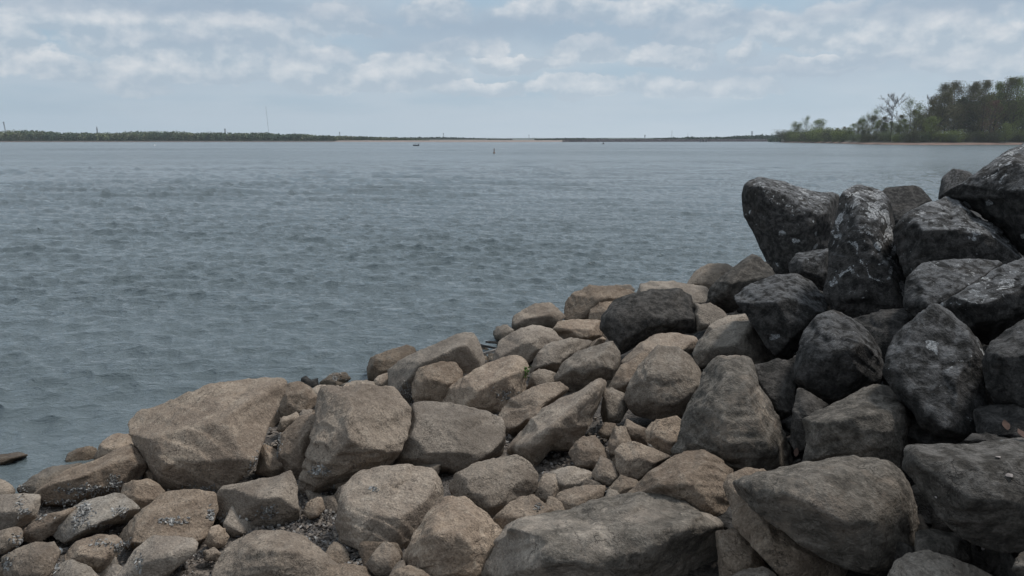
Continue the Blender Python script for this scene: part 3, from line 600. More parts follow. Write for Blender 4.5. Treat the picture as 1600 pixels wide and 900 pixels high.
def rock_shape(P, seed, n, p=20, rough=1.0, cuts=5, front=(0, -1, 0), outline=None, dark=0.0):
    """a weathered stone: the convex body of the surveyed points, chipped, with softened edges and broken relief"""
    rg = np.random.default_rng(seed)
    c = (P.min(0) + P.max(0)) / 2 * 0.5 + P.mean(0) * 0.5
    Q = P - c
    N, D = hull_planes(Q)
    D = np.maximum(D, 0.02)
    fr = np.array(front)
    for _ in range(cuts):
        u = rg.normal(size=3); u /= np.linalg.norm(u)
        if _ % 3 and u @ fr < 0: u = -u
        h = (Q @ u).max()
        N = np.vstack((N, u)); D = np.append(D, max(h * rg.uniform(0.82, 0.95) if abs(u @ fr) > 0.35 else h * rg.uniform(0.95, 0.99), 0.02))
    half = (Q.max(0) - Q.min(0)) / 2
    n0 = len(N); size = float(np.cbrt(np.prod(half * 2)))
    for _ in range(14):
        a_, b_ = rg.integers(n0, size=2)
        if not 0.1 < N[a_] @ N[b_] < 0.85 or (N[a_] + N[b_]) @ fr < 0: continue
        w_ = rg.uniform(.35, .65); u = N[a_] * w_ + N[b_] * (1 - w_) + rg.normal(size=3) * .12; u /= np.linalg.norm(u)
        dd_ = (u[None] @ N.T).ravel(); ray = 1.0 / np.max(np.maximum(dd_, 1e-6) / D)      # how far the body reaches along u
        N = np.vstack((N, u)); D = np.append(D, max(ray - size * rg.uniform(.004, .03), .02))
    d, f = csphere(n)
    d = d * half; d = d / np.linalg.norm(d, axis=1)[:, None]
    a = np.maximum((d @ N.T) / D, 1e-6)
    mx = a.max(1)
    r = 1.0 / (mx * ((a / mx[:, None]) ** p).sum(1) ** (1.0 / p))
    v = d * r[:, None]
    # restore the surveyed size that softening the edges took off
    sc = (Q.max(0) - Q.min(0)) / (v.max(0) - v.min(0))
    v = v * sc + ((Q.max(0) + Q.min(0)) / 2 - (v.max(0) + v.min(0)) * sc / 2)
    if outline is not None:      # pull the body's girth to the surveyed outline, hollows included
        X, Y, T = proj(v + c)
        ox, oy = outline.mean(0)
        ang = np.arctan2(Y - oy, X - ox); rad = np.hypot(X - ox, Y - oy)
        nb = 120; bins = ((ang + math.pi) / (2 * math.pi) * nb).astype(int) % nb
        mxr = np.full(nb, 0.0); np.maximum.at(mxr, bins, rad)
        th = (np.arange(nb) + .5) / nb * 2 * math.pi - math.pi
        bad = mxr <= 0
        if bad.any(): mxr[bad] = np.interp(th[bad], th[~bad], mxr[~bad], period=2 * math.pi)
        a = outline - (ox, oy); b = np.roll(a, -1, 0); e = b - a
        dirs = np.stack((np.cos(th), np.sin(th)), 1)
        den = dirs[:, None, 0] * e[None, :, 1] - dirs[:, None, 1] * e[None, :, 0]
        den = np.where(np.abs(den) < 1e-9, 1e-9, den)
        tt = (a[None, :, 0] * e[None, :, 1] - a[None, :, 1] * e[None, :, 0]) / den
        uu = (a[None, :, 0] * dirs[:, None, 1] - a[None, :, 1] * dirs[:, None, 0]) / den
        tt = np.where((tt > 0) & (uu >= -1e-6) & (uu <= 1 + 1e-6), tt, 0).max(1)
        sc = np.clip(np.where(tt > 0, tt, mxr) / mxr, .55, 1.6)
        sc = (np.roll(sc, 1) + 2 * sc + np.roll(sc, -1)) / 4
        k_ = np.interp(ang, th, sc, period=2 * math.pi)
        k_ = 1 + (k_ - 1) * sstep(rad, 0, .35 * mxr.mean())
        X, Y = ox + (X - ox) * k_, oy + (Y - oy) * k_
        v = EYE + T[:, None] * (FWD + np.array((1., 0, 0)) * ((X - 800) / FPX)[:, None] + UPV * ((450 - Y) / FPX)[:, None]) - c
    s = float(np.cbrt(np.prod(half * 2)))
    o = rg.uniform(-50, 50, 3)
    q = v + o
    b = rg.normal(size=3) * (.5, .5, 1.2); b /= np.linalg.norm(b)
    bed = (q @ b) / (0.11 * s) + 0.9 * fbm(q * 2.2 / s, 3, .5, seed)
    st = bed - np.floor(bed); step_ = sstep(st, .0, .22) - st
    e = 0.016 * s * fbm(q * 2.1 / s, 3, .5, seed + 1)
    e += (0.020 if dark < .8 else 0.014) * s * rough * fbm(q * 4.6 / s, 4, .5, seed + 2, True)
    e += 0.018 * s * rough * step_ * sstep(fbm(q * 2 / s, 2, .5, seed + 5), -.15, .25)
    e += 0.0085 * rough * fbm(q * 17.0, 4, .62, seed + 3) * min(1.0, s / .25)
    e += 0.0022 * fbm(q * 85.0, 2, .6, seed + 4) * min(1.0, s / .12)
    ck = np.abs(gnoise(q * 3.0 / s + 0.5 * gnoise(q * 7 / s, seed + 8)[:, None], seed + 6))
    e -= 0.016 * s * sstep(ck, 0.040, 0.0) * sstep(gnoise(q * 1.7 / s, seed + 7), 0.0, .35)
    v = v + d * e[:, None]
    return v, f, c, s

def build_rock(i, name, label, pts, kw):
    rg = np.random.default_rng(1000 + i)
    pts = np.array(pts, float)
    y0, y1 = pts[:, 1].min(), pts[:, 1].max(); x0, x1 = pts[:, 0].min(), pts[:, 0].max()
    cx, cy = pts.mean(0)
    D = hit_depth(np.clip(cx, -40, 1640), y1 - 0.06 * (y1 - y0)) + kw.get('dd', 0.0)
    wpx, hpx = x1 - x0, y1 - y0
    T = kw.get('thick', 0.92) * math.sqrt(wpx * min(hpx * 1.35, wpx * 1.6)) * D / FPX
    D += 0.02 * T
    P = []
    for x, y in pts:
        fr = (y1 - y) / hpx
        P.append(pix(x, y, D + T * (0.20 + 0.46 * fr)))
        P.append(pix(cx + (x - cx) * 0.74, cy + (y - cy) * 0.70 + 0.06 * hpx, D + T * (0.84 + 0.2 * fr)))
    if 'ridge' in kw:
        for x, y, k_ in kw['ridge']: P.append(pix(x, y, D + T * (k_ + 0.30 * (y1 - y) / hpx)))
    else:
        yr = y0 + hpx * rg.uniform(.28, .5)
        for fx in (-.26, 0, .26):
            P.append(pix(cx + fx * wpx + rg.uniform(-.06, .06) * wpx, yr + rg.uniform(-.08, .08) * hpx, D + T * rg.uniform(.04, .18)))
        for fx in (-.2, .2):
            P.append(pix(cx + fx * wpx, y1 - hpx * rg.uniform(.14, .26), D + T * rg.uniform(-.08, .0)))
    P = np.array(P)
    area = 0.41 * wpx * hpx * 0.78
    n = int(np.clip(math.sqrt(1.8 * area / 6), 8, 61))
    v, f, c, s = rock_shape(P, 31 + i * 7, n, 5.0 * kw.get('p', 24), kw.get('rough', 1.0), kw.get('cuts', 10), outline=pts, dark=kw.get('dark', 0.0))
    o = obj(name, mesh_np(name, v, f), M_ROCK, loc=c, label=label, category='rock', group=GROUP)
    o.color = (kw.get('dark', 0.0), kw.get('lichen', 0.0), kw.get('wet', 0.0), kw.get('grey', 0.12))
    if 'shells' in kw: add_shells(o, v, f, c, kw['shells'], rg)
    return o

def shell_piece(rg, size):
    """half a mussel: a small dished oval"""
    a = np.linspace(0, 2 * math.pi, 8)[:-1]
    w_ = 0.50 + 0.12 * np.cos(a)
    ring = np.stack((np.cos(a), w_ * np.sin(a), np.zeros(7)), 1)
    top = np.array(((.12, 0, .38),))
    v = np.concatenate((ring, top)) * size
    t = np.array([(j, (j + 1) % 7, 7) for j in range(7)])
    if rg.random() < 0.4: v[:, 2] *= -0.6
    return v, t
def rand_basis(nrm, rg, tilt=0.5):
    n = nrm + rg.normal(size=3) * tilt; n /= np.linalg.norm(n)
    a = np.cross(n, rg.normal(size=3)); a /= np.linalg.norm(a)
    return np.stack((a, np.cross(n, a), n))
def add_shells(o, v, f, c, spots, rg):
    Wv = v + c
    X, Y, T = proj(Wv)
    e1, e2 = v[f[:, 2]] - v[f[:, 0]], v[f[:, 3]] - v[f[:, 1]]
    fn = np.cross(e1, e2); fn /= np.linalg.norm(fn, axis=1)[:, None] + 1e-12
    fc = Wv[f].mean(1)
    facing = ((fc - EYE) * fn).sum(1) < 0
    fc, fn = fc[facing], fn[facing]
    FX, FY, FT = proj(fc)
    VV, TT, off = [], [], 0
    for (sx, sy, rx, ry, cnt) in spots:
        for _ in range(int(cnt * 1.5)):
            px_, py_ = sx + rg.normal() * rx * .62, sy + rg.normal() * ry * .62
            dd = (FX - px_) ** 2 + (FY - py_) ** 2
            j = int(np.argmin(dd))
            if dd[j] > 40: continue
            sv, stri = shell_piece(rg, rg.uniform(.005, .0125))
            B = rand_basis(fn[j], rg, .7)
            VV.append(sv @ B + fc[j] + fn[j] * .003 - c); TT.append(stri + off); off += len(sv)
    if VV:
        obj('mussel_shells', mesh_np('mussel_shells', np.concatenate(VV), tris=np.concatenate(TT)), M_SHELL, parent=o, kind='stuff')

for i, (nm, lb, pts, kw) in enumerate(ROCKS):
    build_rock(i, nm, lb, pts, kw)

# ------------------------------------------------------------------ smaller stones wedged beneath and between them
rg = np.random.default_rng(77)
protos = []
for j in range(7):
    P = rg.normal(size=(11, 3)); P /= np.linalg.norm(P, axis=1)[:, None]
    P *= (1.0, rg.uniform(.6, .9), rg.uniform(.45, .75))
    v, f, c, s = rock_shape(P * .5, 900 + j * 11, 14, 80, 1.2, 3)
    protos.append(mesh_np('stone', v, f))
def scatter_stones(cnt, label, dark_of, keep, smin, smax, grp, near_dark=False):
    k_ = 0
    while k_ < cnt:
        if near_dark:
            ax_, ay_ = rg.uniform(1040, 1680), rg.uniform(400, 940)
            x, y = pix(ax_, ay_, hit_depth(ax_, ay_))[:2]
        else: x, y = rg.uniform(-3.6, 5.2), rg.uniform(1.6, 14)
        s_ = float(shore_s(x, y))
        if not keep(x, y, s_): continue
        X, Y, T = proj(np.array([[x, y, float(bank(x, y))]]))
        if T[0] < 1 or not (-120 < X[0] < 1720) or Y[0] > 1000: continue
        sz = rg.uniform(smin, smax)
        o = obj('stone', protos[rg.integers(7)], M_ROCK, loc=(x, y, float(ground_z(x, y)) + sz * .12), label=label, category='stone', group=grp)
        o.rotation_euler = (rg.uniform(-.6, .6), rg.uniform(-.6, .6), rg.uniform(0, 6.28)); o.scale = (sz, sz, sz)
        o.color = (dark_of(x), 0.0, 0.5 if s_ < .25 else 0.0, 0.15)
        k_ += 1
scatter_stones(120, 'small brown stone lying in a gap between the tan boulders', lambda x: .1, lambda x, y, s_: .05 < s_ < 4 and x < 1.3, .10, .30, 'small stones in the gaps of the tan rocks')
scatter_stones(110, 'angular brown chip of rock in the rubble at the waterline', lambda x: .15, lambda x, y, s_: -.12 < s_ < .7 and -3.4 < x < .6, .05, .16, 'rubble at the waterline')
scatter_stones(130, 'small dark stone lying deep in a gap of the dark rock pile', lambda x: .8, lambda x, y, s_: .4 < s_ and x > 1.3, .15, .42, 'small stones in the gaps of the dark pile', True)

# the body of the bank: rocks packed behind and under the ones in sight, set only where those cover them
bpy.context.view_layer.update()
_dg = bpy.context.evaluated_depsgraph_get()
_dirs = [Vector(d).normalized() for d in ((1,0,0),(-1,0,0),(0,1,0),(0,-1,0),(0,0,1),(1,0,1),(-1,0,1),(0,1,1),(0,-1,1),(1,1,1),(-1,1,1),(1,-1,1),(-1,-1,1),(.4,0,1),(-.4,0,1),(1,0,.4),(-1,0,.4))]
def covered(c, r):
    for d in _dirs:
        p = Vector(c) + d * r - Vector(EYE); L = p.length
        ok, loc, *_ = S.ray_cast(_dg, Vector(EYE), p.normalized(), distance=L - .02)
        if not ok: return False
    return True
_set, _tries = [], 0
while len(_set) < 290 and _tries < 9000:
    _tries += 1
    x, y = rg.uniform(-2.6, 6.5), rg.uniform(2.2, 14.5)
    s_ = float(shore_s(x, y))
    if s_ < .25: continue
    sz = rg.uniform(.28, .75) if x > .8 else rg.uniform(.2, .5)
    if any((x - a) ** 2 + (y - b) ** 2 < (.36 * (sz + q)) ** 2 for a, b, q in _set): continue
    z = float(ground_z(x, y)) + sz * .16
    X_, Y_, T_ = proj(np.array([[x, y, z]]))
    beside = T_[0] > .5 and X_[0] - sz * .8 * FPX / T_[0] > 1600          # the bank goes on beyond the picture's right edge
    if not beside and not covered((x, y, z), sz * .50): continue
    _set.append((x, y, sz))
    dk_ = x + .25 * s_ > 1.5
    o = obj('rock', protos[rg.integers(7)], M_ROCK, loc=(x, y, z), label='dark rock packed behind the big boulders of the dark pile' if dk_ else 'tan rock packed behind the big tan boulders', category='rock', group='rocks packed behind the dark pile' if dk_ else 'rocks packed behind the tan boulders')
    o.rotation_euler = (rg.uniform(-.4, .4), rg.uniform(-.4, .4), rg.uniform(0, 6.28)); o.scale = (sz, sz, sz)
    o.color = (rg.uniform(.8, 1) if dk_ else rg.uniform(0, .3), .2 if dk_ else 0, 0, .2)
print('PACKED', len(_set), _tries)

# ------------------------------------------------------------------ gravel and broken shell on the ground
def scatter_bits(name, cnt, mat, smin, smax, region, shell=False):
    VV, TT, off = [], [], 0
    base = np.array(((1, 0, 0), (-1, 0, 0), (0, 1, 0), (0, -1, 0), (0, 0, 1), (0, 0, -1)), float)
    tri = np.array(((0, 2, 4), (2, 1, 4), (1, 3, 4), (3, 0, 4), (2, 0, 5), (1, 2, 5), (3, 1, 5), (0, 3, 5)))
    while len(VV) < cnt:
        x, y = region()
        z = float(ground_z(x, y))
        sz = smin * (smax / smin) ** rg.random()
        if shell: v, t = shell_piece(rg, sz)
        else:
            v, t = base * (sz, sz * rg.uniform(.5, .9), sz * rg.uniform(.35, .7)) * rg.uniform(.7, 1.2, (6, 1)), tri
        B = rand_basis(np.array((0, 0, 1.)), rg, .5)
        VV.append(v @ B + (x, y, z + sz * .3 + .012)); TT.append(t + off); off += len(v)
    obj(name, mesh_np(name, np.concatenate(VV), tris=np.concatenate(TT), smooth=shell), mat, kind='stuff')
def reg_strip():
    while True:
        px_, py_ = rg.uniform(-20, 680), rg.uniform(700, 915)
        t = hit_depth(px_, py_); p = pix(px_, py_, t)
        if shore_s(p[0], p[1]) > .2: return p[0], p[1]
def reg_open():
    px_ = rg.uniform(380, 640); py_ = rg.uniform(745, 905)
    p = pix(px_, py_, hit_depth(px_, py_)); return p[0], p[1]
def reg_mid():
    px_ = rg.uniform(840, 1080); py_ = rg.uniform(640, 800)
    p = pix(px_, py_, hit_depth(px_, py_)); return p[0], p[1]
def reg_shore():
    while True:
        px_, py_ = rg.uniform(420, 800), rg.uniform(560, 700)
        p = pix(px_, py_, hit_depth(px_, py_))
        if shore_s(p[0], p[1]) > .02: return p[0], p[1]
scatter_bits('gravel', 5200, M_PEBBLE, .005, .020, reg_open)
scatter_bits('gravel', 2600, M_PEBBLE, .006, .022, reg_strip)
scatter_bits('gravel', 1200, M_PEBBLE, .008, .03, reg_mid)
scatter_bits('gravel', 1200, M_PEBBLE, .01, .04, reg_shore)
scatter_bits('broken_shells', 500, M_SHELL, .005, .011, reg_open, True)
scatter_bits('broken_shells', 900, M_SHELL, .005, .012, reg_strip, True)

# ------------------------------------------------------------------ things lying on the rocks
bpy.context.view_layer.update()
DG = bpy.context.evaluated_depsgraph_get()
def cast(x, y):
    d = pix(x, y, 1.0) - EYE
    ok, loc, nrm, idx, ob, mx = S.ray_cast(DG, Vector(EYE), Vector(d).normalized())
    return (loc, nrm) if ok else (Vector(pix(x, y, hit_depth(x, y))), Vector((0, 0, 1)))
def thing(name, label, cat, loc, group=None):
    o = bpy.data.objects.new(name, None); C.objects.link(o)
    o.location = loc; o['label'] = label; o['category'] = cat; o.empty_display_size = 0.1
    if group: o['group'] = group
    return o
def bm_obj(name, bm, mat, parent=None, smooth=False, loc=None, **props):
    me = bpy.data.meshes.new(name); bm.to_mesh(me); bm.free()
    for p in me.polygons: p.use_smooth = smooth
    return obj(name, me, mat, parent, loc, **props)
def lathe(bm, prof, n=12):
    rings = [[bm.verts.new((r * math.cos(2 * math.pi * j / n), r * math.sin(2 * math.pi * j / n), z)) for j in range(n)] for r, z in prof]
    for a, b in zip(rings, rings[1:]):
        for j in range(n): bm.faces.new((a[j], a[(j + 1) % n], b[(j + 1) % n], b[j]))
    bm.faces.new(rings[-1]); bm.faces.new(rings[0][::-1])
def bar(bm, a, b, w_, w2=None):
    a, b = Vector(a), Vector(b); w2 = w_ if w2 is None else w2
    d = (b - a).normalized(); s = d.cross(Vector((0, 0, 1)) if abs(d.z) < .9 else Vector((1, 0, 0))).normalized(); t = d.cross(s)
    vs = [bm.verts.new(p + s * i * k_ + t * j * k_) for p, k_ in ((a, w_ / 2), (b, w2 / 2)) for i, j in ((-1, -1), (1, -1), (1, 1), (-1, 1))]
    for j in range(4): bm.faces.new((vs[j], vs[(j + 1) % 4], vs[4 + (j + 1) % 4], vs[4 + j]))
    bm.faces.new(vs[:4][::-1]); bm.faces.new(vs[4:])
M_METAL = simple('dull_metal', (.36, .40, .43), 0.35, .1)
M_CAPRIM = simple('cap_rim', (.12, .13, .14), 0.45, .1)
M_WEED = simple('weed_leaf', (.085, .15, .03), 0.6, .3, scale=60)
M_LEAF = simple('dead_leaf', (.075, .043, .032), 0.8, .25, scale=60)
M_WOOD = simple('wet_wood', (.040, .037, .035), 0.5, .4, scale=30)
M_PALEWOOD = simple('bleached_wood', (.22, .20, .185), 0.7, .3, scale=40)
def align(o, nrm, tilt=0.0):
    o.rotation_euler = Vector(nrm).lerp(Vector((0, -0.5, .85)), tilt).to_track_quat('Z', 'Y').to_euler()

l, n_ = cast(97, 863)
t = thing('bottle_cap', 'blue grey metal bottle cap between the rocks in the bottom left corner', 'bottle cap', l + Vector((0, -.03, .02)))
bm = bmesh.new(); lathe(bm, [(.0215, 0), (.020, .005), (.0165, .008)], 20); bm_obj('cap_rim', bm, M_CAPRIM, t)
bm = bmesh.new(); lathe(bm, [(.0155, .0075), (.014, .0095), (.006, .0085)], 20); bm_obj('cap_top', bm, M_METAL, t)
align(t, n_, 1.0)

l, n_ = cast(822, 588)
t = thing('weed', 'small bright green weed growing out of a gap between tan blocks', 'plant', Vector(pix(822, 592, (l - Vector(EYE)).dot(Vector(FWD)) - .05)))
rw = random.Random(4)
bm = bmesh.new()
for j in range(3): bar(bm, (0, 0, 0), (rw.uniform(-.015, .015), -.01, .07), .004, .002)
bm_obj('stem', bm, M_WEED, t)
for j in range(14):
    bm = bmesh.new(); L, wd = rw.uniform(.028, .05), rw.uniform(.010, .016)
    v = [bm.verts.new(p) for p in ((0, 0, 0), (L * .4, wd, .004), (L, 0, -.006), (L * .4, -wd, .004), (L * .45, 0, -.003))]
    for q in ((0, 4, 1), (1, 4, 2), (2, 4, 3), (3, 4, 0)): bm.faces.new([v[i] for i in q])
    o = bm_obj('leaf', bm, M_WEED, t)
    o.location = (rw.uniform(-.014, .014), rw.uniform(-.02, .01), rw.uniform(.01, .085)); o.rotation_euler = (rw.uniform(-.6, .6), rw.uniform(-1.0, .3), rw.uniform(0, 6.28))

for j, (x, y, sz, lb) in enumerate([(1567, 668, .026, 'reddish brown dead leaf standing in the dark hollow at the right edge'), (1590, 684, .024, 'curled brown leaf lying below the dead leaf at the right edge'), (1244, 705, .022, 'brown leaf caught in the crack right of the tall grey spire')]):
    l, n_ = cast(x, y)
    bm = bmesh.new(); out_ = [(0, -1), (.28, -.72), (.46, -.3), (.5, .1), (.36, .55), (.14, .9), (0, 1.15), (-.18, .86), (-.40, .5), (-.52, .05), (-.44, -.35), (-.24, -.75)]
    top = [bm.verts.new((a * sz, b * sz, .25 * sz * (a * a - .4 * b))) for a, b in out_]
    bot = [bm.verts.new((a * sz, b * sz, .25 * sz * (a * a - .4 * b) - .0012)) for a, b in out_]
    c0, c1 = bm.verts.new((0, 0, 0)), bm.verts.new((0, 0, -.0012))
    for i in range(12):
        k_ = (i + 1) % 12
        bm.faces.new((c0, top[i], top[k_])); bm.faces.new((c1, bot[k_], bot[i])); bm.faces.new((top[i], bot[i], bot[k_], top[k_]))
    o = bm_obj('dead_leaf', bm, M_LEAF, loc=l + n_ * .012 + Vector((0, -.02, .01)), label=lb, category='leaf')
    align(o, n_, .7)
for j, (x, y, L, wd, rz, mt, lb) in enumerate([(768, 552, .17, .030, .15, M_PALEWOOD, 'bleached strip of driftwood, lowest of the wood caught at the waterline'), (764, 545, .20, .035, -.3, M_WOOD, 'dark wet driftwood board in the middle of the wood at the waterline'), (771, 538, .18, .045, .5, M_WOOD, 'short black driftwood stub uppermost of the wood at the waterline')]):
    p = Vector(pix(x, y, hit_depth(x, y + 4)))
    bm = bmesh.new(); bmesh.ops.create_cube(bm, size=1); bmesh.ops.scale(bm, vec=(L, wd, .022), verts=bm.verts)
    bmesh.ops.subdivide_edges(bm, edges=bm.edges[:], cuts=2, use_grid_fill=True)
    for v in bm.verts: v.co += Vector((rw.uniform(-1, 1), rw.uniform(-1, 1), rw.uniform(-1, 1))) * .0035 + Vector((0, .010 * math.sin(v.co.x * 14), 0))
    o = bm_obj('driftwood', bm, mt, loc=p + Vector((0, 0, .02)), label=lb, category='driftwood')
    o.rotation_euler = (rw.uniform(-.3, .3), rw.uniform(-.25, .25), rz)
for x, y, sz, lb in [(1577, 744, .020, 'small pinkish chip of stone lying on the wide grey slab'), (1560, 716, .018, 'white chip of stone near the top of the wide grey slab'), (1463, 776, .010, 'tiny white pebble on the left slope of the wide grey slab'), (1537, 858, .016, 'little pale pebble in the dark gap under the wide grey slab')]:
    l, n_ = cast(x, y)
    me = protos[int(x) % 7].copy(); me.materials.clear()
    o = obj('stone_chip', me, simple('chip_stone', (.27, .235, .22), .8, .15, scale=80), loc=l + n_ * sz * .2, label=lb, category='stone')
    o.scale = (sz * 1.3, sz * 1.3, sz * .8); align(o, n_)

# ------------------------------------------------------------------ the far shores
def gx_at(px_, D): return D * (px_ - 800) / FPX / (FWD[1] + UPV[1] * (450 - HORIZON) / FPX)
def z_row(y, D):
    a, b = FWD[2] + UPV[2] * (450 - y) / FPX, FWD[1] + UPV[1] * (450 - y) / FPX
    return CAM_H + D * a / b
def land_material(name, beach, soil, zlo, zhi):
    m, t_, b = material(name)
    g = t_.add('ShaderNodeNewGeometry'); z = t_.sep(g.outputs['Position'])[2]
    n = t_.noise(g.outputs['Position'], .25, 5, .6)
    f = t_.sm(t_.m('ADD', z, t_.m('MULTIPLY', t_.m('SUBTRACT', n, .5), (zhi - zlo) * 1.2)), zlo, zhi)
    sh = t_.sm(n, .3, .7, .75, 1.25)
    t_.put(b, 'Base Color', t_.mix(1.0, t_.mix(f, rgb(*beach), rgb(*soil)), t_.comb(sh, sh, sh), 'MULTIPLY')); t_.put(b, 'Roughness', .95)
    return m
def land(name, line, prof, mat):
    """a strip of land behind a shore line given as (bearing in photo columns, distance); prof = (metres inland, height)"""
    xs = np.linspace(line[0][0], line[-1][0], 140)
    Ds = np.interp(xs, [p[0] for p in line], [p[1] for p in line])
    Ds = Ds + 2.5 * gnoise(np.stack((xs * .06, xs * 0, xs * 0 + .5), 1), 9)
    V = []
    for inl, z in prof:
        D2 = Ds + inl
        nz = z * (1 + .25 * gnoise(np.stack((xs * .05, xs * 0 + inl, xs * 0), 1), 4)) if z > 0 else np.full_like(xs, z)
        V.append(np.stack((gx_at(xs, Ds) * (D2 / Ds), D2, nz), 1))
    k_, n = len(prof), len(xs)
    ii = np.arange(k_ * n).reshape(k_, n)
    q = np.stack((ii[:-1, :-1], ii[:-1, 1:], ii[1:, 1:], ii[1:, :-1]), -1).reshape(-1, 4)
    return obj(name, mesh_np(name, np.concatenate(V), q), mat, kind='structure')
PEN = [(1221, 560), (1240, 545), (1290, 480), (1320, 410), (1350, 352), (1400, 330), (1450, 318), (1530, 326), (1600, 334), (1700, 340), (1900, 345)]
land('peninsula', PEN, [(-3, -.6), (0, -.02), (2, .28), (6, .55), (14, .9), (30, 1.8), (80, 2.6), (260, 3.2), (300, -1)],
     land_material('peninsula_soil', (.17, .105, .080), (.035, .036, .022), .5, .9))
land('far_shore', [(-260, 640), (0, 672), (300, 690), (560, 690), (640, 760), (760, 1000)], [(-4, -.6), (0, -.02), (3, .35), (12, .8), (60, 2.0), (500, 3), (520, -1)],
     land_material('far_shore_soil', (.12, .08, .065), (.035, .04, .03), .35, .6))
land('sand_bank', [(520, 690), (575, 645), (700, 610), (820, 640), (900, 720)], [(-4, -.6), (0, -.02), (8, .45), (26, 1.1), (60, 1.2), (400, 1.2), (420, -1)],
     land_material('sand', (.24, .19, .165), (.22, .18, .155), .9, 1.6))
land('low_hills', [(-400, 1700), (200, 1800), (620, 1900), (800, 2300), (1000, 1900), (1300, 1800), (1800, 1700)], [(-20, -.6), (0, .1), (40, 2.2), (400, 6), (420, -1)],
     land_material('hill_soil', (.06, .075, .06), (.05, .07, .05), .5, 1.5))

# the long rock faced dam: a bank of riprap with a level crest
def dam():
    t = thing('dam', 'long low dark dam with a level crest across the far end of the lake', 'dam', (gx_at(1040, 690), 690, 0))
    L0, L1 = gx_at(880, 650), gx_at(1260, 760)
    bx = np.linspace(L0, L1, 260); D = np.interp(bx, [L0, L1], [655, 770])
    prof = [(-1.5, -.6), (0, 0), (1.5, .8), (3.4, 1.75), (4.6, 2.15), (9, 2.2), (14, -.5)]
    V = np.concatenate([np.stack((bx, D + a, np.full_like(bx, z * (.12 + .88 * sstep(bx, L0, L0 + 22)) if z > 0 else z) + .12 * gnoise(np.stack((bx * .6, bx * 0 + a, bx * 0), 1), 3)), 1) for a, z in prof]) - np.array(t.location)
    ii = np.arange(len(prof) * 260).reshape(len(prof), 260)
    q = np.stack((ii[:-1, :-1], ii[:-1, 1:], ii[1:, 1:], ii[1:, :-1]), -1).reshape(-1, 4)
    obj('embankment', mesh_np('embankment', V, q), simple('dam_rock', (.075, .068, .075), .95, .35, scale=.6), t)
    q_ = np.random.default_rng(5); VV, TT = [], []
    base = np.array(((1, 0, 0), (-1, 0, 0), (0, 1, 0), (0, -1, 0), (0, 0, 1), (0, 0, -1)), float)
    tri = np.array(((0, 2, 4), (2, 1, 4), (1, 3, 4), (3, 0, 4), (2, 0, 5), (1, 2, 5), (3, 1, 5), (0, 3, 5)))
    for j in range(1500):
        x = q_.uniform(L0, L1); a = q_.uniform(0, 4); z = np.interp(a, [p[0] for p in prof], [p[1] for p in prof])
        VV.append(base * q_.uniform(.25, .7, (6, 1)) + np.array((x, np.interp(x, [L0, L1], [655, 770]) + a, z)) - np.array(t.location)); TT.append(tri + 6 * j)
    obj('riprap', mesh_np('riprap', np.concatenate(VV), tris=np.concatenate(TT), smooth=False), bpy.data.materials['dam_rock'], t, kind='stuff')
dam()

# ------------------------------------------------------------------ trees
def foliage(name, cols): return simple(name, cols, .75, island=True, spec=.15)
F_GREEN = foliage('leaves_green', [(.11, .145, .04), (.17, .21, .055), (.14, .165, .05), (.24, .27, .08)])
F_DARK = foliage('leaves_dark', [(.075, .09, .04), (.10, .11, .05), (.11, .095, .06), (.08, .10, .045)])
F_BUD = foliage('leaves_budding', [(.135, .11, .06), (.115, .125, .05), (.17, .13, .08), (.10, .11, .042)])
F_RED = foliage('leaves_reddish', [(.19, .10, .065), (.14, .085, .06), (.22, .12, .08)])
F_PALE = foliage('leaves_pale', [(.15, .185, .09), (.115, .15, .065), (.20, .22, .13)])
F_TWIG = foliage('twigs', [(.11, .092, .082), (.08, .068, .06), (.14, .12, .105)])
M_BARK = simple('bark', (.055, .045, .038), .9, .3, scale=1.5)

